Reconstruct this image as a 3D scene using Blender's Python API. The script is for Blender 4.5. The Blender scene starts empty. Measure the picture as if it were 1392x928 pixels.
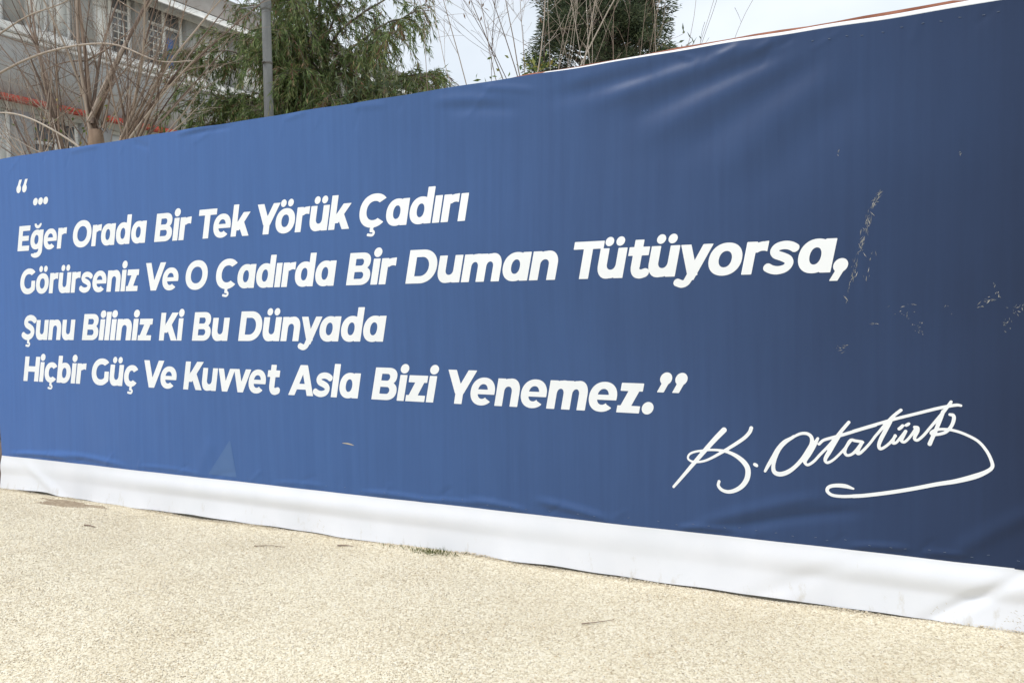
import bpy, math, random
import numpy as np
from mathutils import Matrix, Vector

sc = bpy.context.scene
COL = sc.collection
rng = np.random.default_rng(11)
random.seed(5)

# ------------------------------------------------------------------ camera
cam_d = bpy.data.cameras.new('camera')
cam = bpy.data.objects.new('camera', cam_d); COL.objects.link(cam)
CAM = Vector((0.0, -4.6286, 1.6))
cam.matrix_world = (Matrix.Translation(CAM) @ Matrix.Rotation(0.479224, 4, 'Z')
                    @ Matrix.Rotation(math.pi / 2 - 0.041740, 4, 'X') @ Matrix.Rotation(-0.016342, 4, 'Z'))
cam_d.sensor_width = 36.0
cam_d.lens = 36.0 * 1134.16 / 1392.0
cam_d.clip_start = 0.05
cam_d.clip_end = 1500.0
sc.camera = cam

# ------------------------------------------------------------------ sky, sun, exposure
SUN = Vector((-0.34, -0.42, 0.86)).normalized()
w = bpy.data.worlds.new('World'); sc.world = w; w.use_nodes = True
nt = w.node_tree; nt.nodes.clear()
out = nt.nodes.new('ShaderNodeOutputWorld'); bg = nt.nodes.new('ShaderNodeBackground')
sky = nt.nodes.new('ShaderNodeTexSky'); sky.sky_type = 'NISHITA'; sky.sun_disc = False
sky.sun_elevation = math.asin(SUN.z); sky.sun_rotation = math.atan2(SUN.x, SUN.y)
sky.dust_density = 2.5; sky.air_density = 1.0
tc = nt.nodes.new('ShaderNodeTexCoord')
mp = nt.nodes.new('ShaderNodeMapping'); mp.inputs['Scale'].default_value = (1.3, 1.3, 2.6)
nz = nt.nodes.new('ShaderNodeTexNoise'); nz.inputs['Scale'].default_value = 1.6
nz.inputs['Detail'].default_value = 5; nz.inputs['Roughness'].default_value = .55
rp = nt.nodes.new('ShaderNodeValToRGB')
rp.color_ramp.elements[0].position = .36; rp.color_ramp.elements[0].color = (.70, .70, .70, 1)
rp.color_ramp.elements[1].position = .62; rp.color_ramp.elements[1].color = (.97, .97, .97, 1)
mx = nt.nodes.new('ShaderNodeMix'); mx.data_type = 'RGBA'
mx.inputs[7].default_value = (7.5, 8.05, 8.6, 1)
L = nt.links.new
L(tc.outputs['Generated'], mp.inputs[0]); L(mp.outputs[0], nz.inputs['Vector']); L(nz.outputs[0], rp.inputs[0])
L(rp.outputs[0], mx.inputs[0]); L(sky.outputs[0], mx.inputs[6]); L(mx.outputs[2], bg.inputs[0])
bg.inputs[1].default_value = 0.10
L(bg.outputs[0], out.inputs[0])
sd = bpy.data.lights.new('sun', 'SUN'); sd.energy = 2.0; sd.angle = math.radians(12); sd.color = (1, .975, .935)
so = bpy.data.objects.new('sun', sd); COL.objects.link(so)
so.rotation_euler = SUN.to_track_quat('Z', 'Y').to_euler(); so.location = (-6, -10, 14)
sc.view_settings.view_transform = 'Standard'; sc.view_settings.look = 'None'
sc.view_settings.gamma = 1; sc.view_settings.exposure = 0.36

# ------------------------------------------------------------------ helpers
def tag(o, label=None, cat=None, group=None, kind=None):
    if label: o['label'] = label
    if cat: o['category'] = cat
    if group: o['group'] = group
    if kind: o['kind'] = kind
    return o

def empty(name, loc=(0, 0, 0), **k):
    o = bpy.data.objects.new(name, None); COL.objects.link(o); o.location = loc
    o.empty_display_size = .2
    return tag(o, **k)

def link(name, me, mat=None, parent=None, smooth=False):
    o = bpy.data.objects.new(name, me); COL.objects.link(o)
    if mat is not None:
        for m in (mat if isinstance(mat, (list, tuple)) else [mat]): me.materials.append(m)
    if smooth: me.polygons.foreach_set('use_smooth', np.ones(len(me.polygons), dtype=bool))
    if parent is not None:
        o.parent = parent; o.location = -Vector(parent.location)
    return o

def np_mesh(name, V, F):
    """F: (n,k) int array, or a list of such arrays"""
    Fs = [np.asarray(f) for f in (F if isinstance(F, list) else [F]) if len(f)]
    me = bpy.data.meshes.new(name)
    V = np.ascontiguousarray(V, dtype=np.float32)
    me.vertices.add(len(V)); me.vertices.foreach_set('co', V.ravel())
    loops = np.concatenate([f.ravel() for f in Fs]).astype(np.int32)
    tot = np.concatenate([np.full(len(f), f.shape[1]) for f in Fs]).astype(np.int32)
    start = np.concatenate([[0], np.cumsum(tot)[:-1]]).astype(np.int32)
    me.loops.add(len(loops)); me.loops.foreach_set('vertex_index', loops)
    me.polygons.add(len(tot)); me.polygons.foreach_set('loop_start', start)
    try: me.polygons.foreach_set('loop_total', tot)
    except Exception: pass
    me.update(calc_edges=True); me.validate()
    return me

class MB:
    """collects boxes and tubes for one mesh"""
    def __init__(s): s.v = []; s.q = []; s.p = []; s.n = 0
    def add(s, V, Q=None, P=None):
        V = np.asarray(V, float)
        if Q is not None and len(Q): s.q.append(np.asarray(Q) + s.n)
        if P is not None:
            for f in P: s.p.append([i + s.n for i in f])
        s.v.append(V); s.n += len(V)
    def box(s, x0, x1, y0, y1, z0, z1, bev=0.0):
        b = min(bev, (x1 - x0) * .3, (y1 - y0) * .3, (z1 - z0) * .3)
        if b <= 0:
            V = [(x, y, z) for z in (z0, z1) for y in (y0, y1) for x in (x0, x1)]
            s.add(V, [(0, 2, 3, 1), (4, 5, 7, 6), (0, 1, 5, 4), (2, 6, 7, 3), (0, 4, 6, 2), (1, 3, 7, 5)]); return
        V = []; idx = {}
        for i, x in enumerate((x0, x1)):
            for j, y in enumerate((y0, y1)):
                for k, z in enumerate((z0, z1)):
                    sx, sy, sz = (b, -b)[i], (b, -b)[j], (b, -b)[k]
                    for a, c in enumerate(((x, y + sy, z + sz), (x + sx, y, z + sz), (x + sx, y + sy, z))):
                        idx[i, j, k, a] = len(V); V.append(c)
        Q = []; T = []
        for i in (0, 1):
            f = [idx[i, 0, 0, 0], idx[i, 1, 0, 0], idx[i, 1, 1, 0], idx[i, 0, 1, 0]]; Q.append(f if i else f[::-1])
            f = [idx[0, i, 0, 1], idx[0, i, 1, 1], idx[1, i, 1, 1], idx[1, i, 0, 1]]; Q.append(f if i else f[::-1])
            f = [idx[0, 0, i, 2], idx[1, 0, i, 2], idx[1, 1, i, 2], idx[0, 1, i, 2]]; Q.append(f if i else f[::-1])
        for i in (0, 1):
            for j in (0, 1):
                Q.append([idx[i, j, 0, 0], idx[i, j, 1, 0], idx[i, j, 1, 1], idx[i, j, 0, 1]])
                Q.append([idx[i, 0, j, 0], idx[i, 1, j, 0], idx[i, 1, j, 2], idx[i, 0, j, 2]])
                Q.append([idx[0, i, j, 1], idx[1, i, j, 1], idx[1, i, j, 2], idx[0, i, j, 2]])
        for i in (0, 1):
            for j in (0, 1):
                for k in (0, 1): T.append([idx[i, j, k, a] for a in (0, 1, 2)])
        s.add(V, Q, T)
    def tube(s, P, R, k=5, cap=True):
        P = np.asarray(P, float); n = len(P)
        R = np.broadcast_to(np.asarray(R, float), (n,))
        T = np.gradient(P, axis=0); T /= np.linalg.norm(T, axis=1)[:, None] + 1e-12
        a = np.array([0., 0, 1]) if abs(T[0, 2]) < .9 else np.array([1., 0, 0])
        U = np.cross(T, a); U /= np.linalg.norm(U, axis=1)[:, None] + 1e-9
        W = np.cross(T, U)
        th = np.arange(k) * 2 * np.pi / k
        V = (P[:, None] + R[:, None, None] * (U[:, None] * np.cos(th)[None, :, None] + W[:, None] * np.sin(th)[None, :, None])).reshape(-1, 3)
        i = np.arange(n - 1)[:, None] * k; j = np.arange(k)[None]; j2 = (j + 1) % k
        Q = np.stack([i + j, i + j2, i + k + j2, i + k + j], -1).reshape(-1, 4)
        s.add(V, Q, [list(range(k))[::-1], list(range((n - 1) * k, n * k))] if cap else None)
    def build(s, name, mat, parent=None, smooth=False):
        V = np.concatenate(s.v)
        F = []
        if s.q: F.append(np.concatenate(s.q))
        by = {}
        for f in s.p: by.setdefault(len(f), []).append(f)
        F += [np.array(x) for x in by.values()]
        me = np_mesh(name, V, F)
        o = link(name, me, mat, parent, smooth)
        return o

# ------------------------------------------------------------------ materials
def new_mat(name):
    m = bpy.data.materials.new(name); m.use_nodes = True
    t = m.node_tree; b = t.nodes['Principled BSDF']
    return m, t, b

def node(t, ty, **k):
    n = t.nodes.new(ty)
    for a, v in k.items():
        if a in n.inputs.keys() if hasattr(n.inputs, 'keys') else False: n.inputs[a].default_value = v
        else: setattr(n, a, v)
    return n

def ramp(t, fac, stops):
    r = t.nodes.new('ShaderNodeValToRGB')
    e = r.color_ramp.elements
    while len(e) < len(stops): e.new(.5)
    for q, (p, c) in zip(e, stops): q.position = p; q.color = (*c, 1)
    t.links.new(fac, r.inputs[0]); return r.outputs[0]

def mottled(name, c0, c1, scale=6, rough=.8, bump=.15, bscale=60, spec=.3, stretch=None, p=(.35, .7), detail=6, dist=.01):
    m, t, b = new_mat(name)
    co = t.nodes.new('ShaderNodeTexCoord'); src = co.outputs['Object']
    if stretch:
        mpn = t.nodes.new('ShaderNodeMapping'); mpn.inputs['Scale'].default_value = stretch
        t.links.new(src, mpn.inputs[0]); src = mpn.outputs[0]
    n = node(t, 'ShaderNodeTexNoise'); n.inputs['Scale'].default_value = scale; n.inputs['Detail'].default_value = detail
    t.links.new(src, n.inputs['Vector'])
    t.links.new(ramp(t, n.outputs[0], [(p[0], c0), (p[1], c1)]), b.inputs['Base Color'])
    b.inputs['Roughness'].default_value = rough; b.inputs['Specular IOR Level'].default_value = spec
    if bump:
        n2 = node(t, 'ShaderNodeTexNoise'); n2.inputs['Scale'].default_value = bscale; n2.inputs['Detail'].default_value = 4
        t.links.new(co.outputs['Object'], n2.inputs['Vector'])
        bp = t.nodes.new('ShaderNodeBump'); bp.inputs['Strength'].default_value = bump; bp.inputs['Distance'].default_value = dist
        t.links.new(n2.outputs[0], bp.inputs['Height']); t.links.new(bp.outputs[0], b.inputs['Normal'])
    return m

def island_mat(name, stops, rough=.7, spec=.25, trans=0.0):
    m, t, b = new_mat(name)
    g = t.nodes.new('ShaderNodeNewGeometry')
    c = ramp(t, g.outputs['Random Per Island'], stops)
    t.links.new(c, b.inputs['Base Color'])
    b.inputs['Roughness'].default_value = rough; b.inputs['Specular IOR Level'].default_value = spec
    if trans:
        o = t.nodes['Material Output']; tr = t.nodes.new('ShaderNodeBsdfTranslucent'); mixs = t.nodes.new('ShaderNodeMixShader')
        t.links.new(c, tr.inputs[0]); mixs.inputs[0].default_value = trans
        t.links.new(b.outputs[0], mixs.inputs[1]); t.links.new(tr.outputs[0], mixs.inputs[2]); t.links.new(mixs.outputs[0], o.inputs[0])
    return m

# printed blue vinyl: the printed tint runs from royal blue to dark navy, with faint vertical print banding
def vinyl_blue():
    m, t, b = new_mat('printed_blue_vinyl')
    co = t.nodes.new('ShaderNodeTexCoord'); sx = t.nodes.new('ShaderNodeSeparateXYZ'); t.links.new(co.outputs['Object'], sx.inputs[0])
    big = node(t, 'ShaderNodeTexNoise'); big.inputs['Scale'].default_value = .55; big.inputs['Detail'].default_value = 2
    t.links.new(co.outputs['Object'], big.inputs['Vector'])
    mr = t.nodes.new('ShaderNodeMapRange'); mr.inputs[1].default_value = -7.8; mr.inputs[2].default_value = .9
    t.links.new(sx.outputs[0], mr.inputs[0])
    a = t.nodes.new('ShaderNodeMath'); a.operation = 'MULTIPLY_ADD'; a.inputs[1].default_value = .18
    t.links.new(big.outputs[0], a.inputs[0]); t.links.new(mr.outputs[0], a.inputs[2])
    s2 = t.nodes.new('ShaderNodeMath'); s2.operation = 'SUBTRACT'; s2.inputs[1].default_value = .09
    t.links.new(a.outputs[0], s2.inputs[0])
    grad = ramp(t, s2.outputs[0], [(0.0, BLUE[0]), (.45, BLUE[1]), (.72, BLUE[2]), (.95, BLUE[3])])
    mpn = t.nodes.new('ShaderNodeMapping'); mpn.inputs['Scale'].default_value = (1, .1, .045)
    t.links.new(co.outputs['Object'], mpn.inputs[0])
    n = node(t, 'ShaderNodeTexNoise'); n.inputs['Scale'].default_value = 22; n.inputs['Detail'].default_value = 7; n.inputs['Roughness'].default_value = .62
    t.links.new(mpn.outputs[0], n.inputs['Vector'])
    band = ramp(t, n.outputs[0], [(.3, (.80, .80, .82)), (.7, (1.2, 1.2, 1.17))])
    mul = t.nodes.new('ShaderNodeMix'); mul.data_type = 'RGBA'; mul.blend_type = 'MULTIPLY'; mul.inputs[0].default_value = .36
    t.links.new(grad, mul.inputs[6]); t.links.new(band, mul.inputs[7])
    t.links.new(mul.outputs[2], b.inputs['Base Color'])
    rn = node(t, 'ShaderNodeTexNoise'); rn.inputs['Scale'].default_value = 3; rn.inputs['Detail'].default_value = 5
    t.links.new(co.outputs['Object'], rn.inputs['Vector'])
    rr = t.nodes.new('ShaderNodeMapRange'); rr.inputs[3].default_value = .34; rr.inputs[4].default_value = .50
    t.links.new(rn.outputs[0], rr.inputs[0]); t.links.new(rr.outputs[0], b.inputs['Roughness'])
    b.inputs['Specular IOR Level'].default_value = .27
    # very fine weave
    wv = node(t, 'ShaderNodeTexNoise'); wv.inputs['Scale'].default_value = 5; wv.inputs['Detail'].default_value = 3
    t.links.new(co.outputs['Object'], wv.inputs['Vector'])
    bp = t.nodes.new('ShaderNodeBump'); bp.inputs['Strength'].default_value = .12; bp.inputs['Distance'].default_value = .02
    t.links.new(wv.outputs[0], bp.inputs['Height']); t.links.new(bp.outputs[0], b.inputs['Normal'])
    return m

BLUE = [(.053, .132, .368), (.048, .110, .285), (.033, .068, .170), (.011, .023, .062)]
M = {}
M['blue'] = vinyl_blue()
M['patch'] = mottled('reflection_blue_vinyl', (.066, .136, .310), (.074, .146, .318), 5, .45, 0, spec=.27)  # banner blue with the faint reflection put into its colour
M['white_vinyl'] = mottled('white_vinyl', (.67, .70, .735), (.73, .755, .79), 3, .45, .1, 4, .4, dist=.02)
def skirt_mat():
    m = mottled('white_skirt_vinyl', (.69, .71, .76), (.735, .75, .80), 3, .45, .1, 4, .4, dist=.02); t = m.node_tree; b = t.nodes['Principled BSDF']
    old = b.inputs['Base Color'].links[0].from_socket
    co = t.nodes.new('ShaderNodeTexCoord'); sx = t.nodes.new('ShaderNodeSeparateXYZ'); t.links.new(co.outputs['Object'], sx.inputs[0])
    mpn = t.nodes.new('ShaderNodeMapping'); mpn.inputs['Scale'].default_value = (1, .3, .45); t.links.new(co.outputs['Object'], mpn.inputs[0])
    n = node(t, 'ShaderNodeTexNoise'); n.inputs['Scale'].default_value = 14; n.inputs['Detail'].default_value = 8; n.inputs['Roughness'].default_value = .7
    t.links.new(mpn.outputs[0], n.inputs['Vector'])
    mr = t.nodes.new('ShaderNodeMapRange'); mr.inputs[1].default_value = .0; mr.inputs[2].default_value = .20; mr.inputs[3].default_value = .13; mr.inputs[4].default_value = -.02
    t.links.new(sx.outputs[2], mr.inputs[0])
    a = t.nodes.new('ShaderNodeMath'); a.operation = 'ADD'; t.links.new(n.outputs[0], a.inputs[0]); t.links.new(mr.outputs[0], a.inputs[1])
    k = ramp(t, a.outputs[0], [(.66, (0, 0, 0)), (.80, (.5, .5, .5))])
    mxn = t.nodes.new('ShaderNodeMix'); mxn.data_type = 'RGBA'; mxn.inputs[7].default_value = (.46, .42, .34, 1)
    t.links.new(k, mxn.inputs[0]); t.links.new(old, mxn.inputs[6]); t.links.new(mxn.outputs[2], b.inputs['Base Color'])
    return m
M['skirt'] = skirt_mat()
M['white_print'] = mottled('white_print', (.74, .765, .79), (.78, .80, .83), 3, .45, 0)
M['grey_wall'] = mottled('grey_render', (.315, .32, .322), (.36, .365, .365), 1.2, .9, .3, 40, stretch=(1, 1, .5))
M['white_paint'] = mottled('white_paint', (.66, .66, .64), (.80, .80, .78), 4, .6, .05, 30)
M['red'] = mottled('red_paint', (.50, .075, .05), (.60, .11, .075), 5, .6, .1, 30)
M['roof'] = mottled('grey_fascia', (.22, .205, .19), (.29, .275, .26), 3, .8, .2, 20)
M['rust'] = mottled('rusty_steel', (.20, .075, .045), (.33, .14, .09), 9, .8, .3, 80)
M['sheet'] = mottled('added_dark_sheet', (.10, .095, .09), (.16, .15, .14), 4, .6, .1, 30)
M['pole'] = mottled('galvanised_grey', (.15, .158, .162), (.235, .243, .248), 7, .6, .25, 30, stretch=(1, 1, .25))
M['stone'] = mottled('brown_stone', (.12, .085, .07), (.25, .20, .17), 9, .9, .6, 14, dist=.04)
M['mortar'] = mottled('pale_mortar', (.36, .34, .31), (.46, .44, .40), 9, .9, .3, 60)
M['curtain'] = mottled('window_with_pale_curtain', (.68, .70, .70), (.82, .83, .83), 2.2, .3, 0, stretch=(1, 5, .4), spec=.5)
M['dark_glass'] = mottled('dark_window_glass', (.10, .11, .125), (.22, .235, .25), 1.5, .08, 0, spec=.5)
M['blue_panel'] = mottled('blue_panel', (.06, .13, .36), (.09, .18, .42), 3, .5, 0)
M['bark_tan'] = mottled('tan_bark', (.15, .10, .07), (.34, .25, .18), 7, .85, .5, 60, stretch=(1, 1, .35))
M['shoots'] = island_mat('bare_shoots', [(0, (.10, .07, .06)), (.35, (.17, .125, .10)), (.65, (.28, .21, .165)), (.88, (.40, .335, .28)), (1, (.22, .155, .12))], .8)
M['pale_twigs'] = island_mat('pale_twigs', [(0, (.24, .19, .16)), (.5, (.38, .32, .27)), (1, (.50, .44, .38))], .8)
M['bark_grey'] = mottled('grey_bark', (.10, .085, .07), (.22, .19, .165), 9, .9, .5, 40, stretch=(1, 1, .35))
M['feather'] = island_mat('feathery_leaves', [(0, (.065, .11, .040)), (.35, (.12, .185, .062)), (.7, (.18, .245, .08)), (.92, (.24, .265, .105)), (1, (.31, .28, .14))], .6, .3, .25)
M['pods'] = island_mat('dry_brown_pods', [(0, (.11, .065, .04)), (.6, (.21, .125, .075)), (1, (.31, .21, .13))], .75, .2, .1)
M['cypress'] = island_mat('dark_conifer', [(0, (.042, .062, .038)), (.5, (.072, .099, .056)), (.85, (.110, .138, .076)), (1, (.16, .172, .105))], .7, .2, .15)
M['leaf'] = island_mat('young_leaves', [(0, (.07, .12, .03)), (.5, (.13, .18, .05)), (.85, (.24, .24, .06)), (1, (.33, .26, .07))], .6, .3, .3)
M['dark_leaf'] = island_mat('dark_leaves', [(0, (.04, .06, .03)), (.6, (.07, .095, .04)), (1, (.12, .14, .06))], .6, .3, .2)
M['grass'] = island_mat('grass_blades', [(0, (.05, .085, .02)), (.6, (.11, .14, .04)), (1, (.27, .24, .11))], .7, .2, .2)
M['scuff'] = island_mat('scuffs', [(0, (.09, .11, .15)), (.5, (.21, .215, .21)), (.85, (.36, .345, .31)), (1, (.52, .50, .46))], .8)
M['mud'] = island_mat('dried_mud', [(0, (.34, .29, .21)), (.6, (.46, .40, .30)), (1, (.55, .50, .40))], .9)
M['staple'] = mottled('staple_steel', (.13, .16, .23), (.21, .25, .32), 5, .45, 0)
M['gravel'] = island_mat('gravel_chips', [(0, (.42, .35, .26)), (.04, (.60, .52, .385)), (.3, (.71, .63, .492)), (.65, (.765, .698, .565)), (.93, (.81, .77, .68)), (.97, (.62, .47, .30)), (1, (.38, .34, .29))], .85, .2)

def gravel_tint():
    m = M['gravel']; t = m.node_tree; b = t.nodes['Principled BSDF']; old = b.inputs['Base Color'].links[0].from_socket
    co = t.nodes.new('ShaderNodeTexCoord'); n = node(t, 'ShaderNodeTexNoise'); n.inputs['Scale'].default_value = 1.5; n.inputs['Detail'].default_value = 7; n.inputs['Roughness'].default_value = .6
    t.links.new(co.outputs['Object'], n.inputs['Vector'])
    c = ramp(t, n.outputs[0], [(.30, (.93, .90, .86)), (.48, (1, .99, .98)), (.70, (1.03, 1.03, 1.03))])
    mul = t.nodes.new('ShaderNodeMix'); mul.data_type = 'RGBA'; mul.blend_type = 'MULTIPLY'; mul.inputs[0].default_value = 1
    t.links.new(old, mul.inputs[6]); t.links.new(c, mul.inputs[7]); t.links.new(mul.outputs[2], b.inputs['Base Color'])
gravel_tint()

def ground_mat():
    m, t, b = new_mat('pale_gravel')
    co = t.nodes.new('ShaderNodeTexCoord')
    v = t.nodes.new('ShaderNodeTexVoronoi'); v.inputs['Scale'].default_value = 95
    t.links.new(co.outputs['Object'], v.inputs['Vector'])
    sp = t.nodes.new('ShaderNodeSeparateColor'); t.links.new(v.outputs['Color'], sp.inputs[0])
    c1 = ramp(t, sp.outputs[0], [(0, (.50, .43, .31)), (.3, (.68, .605, .45)), (.7, (.75, .685, .53)), (1, (.79, .74, .61))])
    n = node(t, 'ShaderNodeTexNoise'); n.inputs['Scale'].default_value = 1.4; n.inputs['Detail'].default_value = 6
    t.links.new(co.outputs['Object'], n.inputs['Vector'])
    c2 = ramp(t, n.outputs[0], [(.32, (.93, .91, .88)), (.55, (1, 1, 1)), (.75, (1.02, 1.02, 1.0))])
    mul = t.nodes.new('ShaderNodeMix'); mul.data_type = 'RGBA'; mul.blend_type = 'MULTIPLY'; mul.inputs[0].default_value = 1
    t.links.new(c1, mul.inputs[6]); t.links.new(c2, mul.inputs[7])
    t.links.new(mul.outputs[2], b.inputs['Base Color'])
    b.inputs['Roughness'].default_value = .92; b.inputs['Specular IOR Level'].default_value = .15
    bp = t.nodes.new('ShaderNodeBump'); bp.inputs['Strength'].default_value = .6; bp.inputs['Distance'].default_value = .006; bp.invert = True
    t.links.new(v.outputs['Distance'], bp.inputs['Height']); t.links.new(bp.outputs[0], b.inputs['Normal'])
    return m
M['ground'] = ground_mat()
M['soil'] = mottled('damp_brown_soil', (.24, .18, .12), (.42, .34, .24), 30, .95, .6, 90)

# ------------------------------------------------------------------ ground
def gz(x, y):
    """gentle unevenness of the gravel yard close to the banner"""
    near = np.exp(-((y + 1.5) / 3.0) ** 2)
    return near * (.010 * np.sin(1.7 * x + .6) * np.cos(1.3 * y) + .006 * np.sin(4.1 * x + 2.2 * y + 1.1) + .003 * np.sin(9 * x - 5 * y)) - .004
xs = np.concatenate([[-400, -150, -60, -30, -18], np.arange(-12, 6.01, .12), [10, 20, 50, 150, 400]])
ys = np.concatenate([[-400, -150, -50, -20, -10], np.arange(-6, 2.01, .12), [4, 8, 16, 30, 60, 150, 400]])
X, Y = np.meshgrid(xs, ys)
V = np.stack([X.ravel(), Y.ravel(), gz(X, Y).ravel()], 1)
nx = len(xs); i = (np.arange(len(ys) - 1)[:, None] * nx + np.arange(nx - 1)[None]).ravel()
g = link('ground', np_mesh('ground', V, np.stack([i, i + 1, i + nx + 1, i + nx], 1)), M['ground'], smooth=True)
g['kind'] = 'structure'

def chips(name, n, sampler, smin, smax, mat, flat=.6):
    base = np.array([(1, 0, 0), (-1, 0, 0), (0, 1, 0), (0, -1, 0), (0, 0, 1), (0, 0, -1)], float)
    tris = np.array([(0, 2, 4), (2, 1, 4), (1, 3, 4), (3, 0, 4), (2, 0, 5), (1, 2, 5), (3, 1, 5), (0, 3, 5)])
    P = sampler(n); n = len(P)
    S = rng.uniform(smin, smax, n) * rng.choice([.7, 1, 1, 1.3], n)
    V = base[None] * rng.uniform(.55, 1.25, (n, 6, 1)) + rng.normal(0, .22, (n, 6, 3))
    q = rng.normal(0, 1, (n, 4)); q /= np.linalg.norm(q, axis=1)[:, None]
    a, b, c, d = q.T
    Rm = np.stack([1 - 2 * (c * c + d * d), 2 * (b * c - a * d), 2 * (b * d + a * c), 2 * (b * c + a * d), 1 - 2 * (b * b + d * d), 2 * (c * d - a * b),
                   2 * (b * d - a * c), 2 * (c * d + a * b), 1 - 2 * (b * b + c * c)], 1).reshape(n, 3, 3)
    V = np.einsum('nij,nkj->nki', Rm, V) * S[:, None, None]
    V[:, :, 2] *= flat
    V += P[:, None]
    F = (tris[None] + np.arange(n)[:, None, None] * 6).reshape(-1, 3)
    return link(name, np_mesh(name, V.reshape(-1, 3), F), mat)

def yard(n):
    x = rng.uniform(-8.6, 1.6, n); y = -rng.uniform(0, 1, n) * 3.3 - .01
    # only where the yard is seen from in front of the banner
    ok = (y > -2.9 + .0 * x) & (y > -1.0 - .33 * (1.0 - x))
    x, y = x[ok], y[ok]
    dens = .5 + .5 * np.sin(1.9 * x + 1.3 * np.sin(2.3 * y)) * np.sin(2.7 * y + .8 * x)
    keep = rng.uniform(0, 1, len(x)) < .90 + .10 * dens
    x, y = x[keep], y[keep]
    z = gz(x, y) + .001
    k = 10500; xb = rng.uniform(-7.8, 2.9, k); yb = -.035 - np.abs(rng.normal(0, .022, k))   # grit gathered along the foot of the skirt
    heap = .006 + .008 * np.sin(1.9 * xb + .5) * np.sin(4.3 * xb) + .004 * np.sin(11 * xb)
    zb = gz(xb, yb) + rng.uniform(0, 1, k) * np.clip(heap, 0, .02)
    return np.stack([np.concatenate([x, xb]), np.concatenate([y, yb]), np.concatenate([z, zb])], 1)
ch = chips('gravel', 240000, yard, .0024, .0052, M['gravel'])
tag(ch, 'pale cream gravel chips strewn over the yard in front of the banner', 'gravel', kind='stuff')

# ------------------------------------------------------------------ banner shape
U0, U1, HB, HT = -7.83, 3.0, .305, 3.0
FOLDS = [  # u0,h0,u1,h1,width,amp
    (-2.95, 2.93, -2.45, 2.875, .030, .012), (-2.85, 2.865, -2.3, 2.80, .035, -.012), (-2.6, 2.97, -2.2, 2.90, .02, .010),
    (-2.05, 2.90, -1.35, 2.965, .045, .020), (-2.15, 2.84, -1.05, 2.955, .055, -.022), (-1.85, 2.77, -.75, 2.96, .05, .024),
    (-1.65, 2.65, -.68, 2.93, .055, -.020), (-1.55, 2.52, -.62, 2.90, .06, .018), (-1.35, 2.40, -.55, 2.86, .07, -.016),
    (-1.15, 2.25, -.45, 2.80, .08, .014), (-.95, 2.15, -.35, 2.7, .09, -.012),
    (-1.34, 2.985, -1.24, 2.945, .012, .010), (-.98, 2.98, -1.12, 2.93, .018, .009), (-.80, 2.985, -.92, 2.93, .016, .008), (-.70, 2.985, -.80, 2.94, .014, -.007),
    (-5.3, 2.97, -4.85, 2.99, .016, .014), (-5.2, 2.95, -4.7, 2.965, .014, -.010), (-4.2, 2.96, -4.0, 2.985, .015, .008), (-6.6, 2.965, -6.2, 2.98, .016, .010),
    (-5.8, 2.96, -5.6, 2.90, .02, -.008), (-3.6, 2.97, -3.3, 2.95, .02, .008),
    (-7.6, .335, -6.7, .345, .016, .016), (-7.1, .37, -6.0, .335, .020, .014), (-5.9, .345, -5.1, .33, .014, .007), (-3.6, .335, -3.0, .32, .014, .012),
    (-3.1, .325, -2.6, .335, .012, .010), (-2.75, .36, -2.3, .325, .016, .014), (-2.25, .40, -1.75, .325, .022, .016), (-1.35, .33, -1.0, .345, .012, .010),
    (-1.25, .35, -.55, .58, .030, .012), (-1.1, .34, -.35, .52, .026, -.012), (-.45, .325, -.15, .35, .014, .013), (.02, .33, .42, .62, .035, .013), (-.1, .335, .1, .35, .014, .010),
    (-4.4, .33, -3.9, .345, .014, .007), (.5, .33, .8, .36, .014, .01),
    (-5.2, .28, -5.0, .62, .05, .006),
]
_pr = np.random.default_rng(3)
for _u in np.arange(-7.6, 2.9, .34):
    _l = _pr.uniform(.06, .20); FOLDS.append((_u, 2.985, _u + _pr.normal(-.05, .07), 2.985 - _l, _pr.uniform(.010, .018), _pr.choice([-1, 1]) * _pr.uniform(.002, .006)))
for _u in np.arange(-7.5, 2.9, .41):
    FOLDS.append((_u, .315, _u + _pr.normal(.10, .09), .32 + _pr.uniform(.04, .12), _pr.uniform(.010, .016), _pr.choice([-1, 1]) * _pr.uniform(.002, .005)))
def disp(u, h):
    """how far the sheet bulges out towards the yard"""
    d = .010 * np.sin(1.15 * u + .4) * np.sin(np.pi * np.clip((h - HB) / (HT - HB), 0, 1)) + .004 * np.sin(3.1 * u + 1.7 * h)
    d = d + .0020 * np.sin(7.3 * u + 2.1 * np.sin(1.9 * h)) + .0012 * np.sin(15 * u + 3 * h + .5)
    d = d + .05 * np.exp(-((u + 2.0) / 1.5) ** 2 - ((h - 1.85) / .55) ** 2)
    for u0, h0, u1, h1, wd, a in FOLDS:
        L_ = math.hypot(u1 - u0, h1 - h0); tx, th = (u1 - u0) / L_, (h1 - h0) / L_
        s = (u - u0) * tx + (h - h0) * th; n = -(u - u0) * th + (h - h0) * tx
        n = n - .018 * L_ * np.sin(np.pi * np.clip(s / L_, 0, 1))
        env = np.clip(s / L_ * 3.2 + .25, 0, 1) * np.clip((1 - s / L_) * 3.2 + .25, 0, 1); env = env * env * (3 - 2 * env)
        env = np.where((s < -.08 * L_) | (s > 1.08 * L_), 0, env)
        d = d + (.9 if h0 < .45 else .58) * a * env * np.exp(-(n / (1.15 * wd)) ** 2)
    return d + .02
def on_banner(u, h, off=0.0):
    u = np.asarray(u, float); h = np.asarray(h, float)
    return np.stack([u, -disp(u, h) - off, h], -1)

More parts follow.
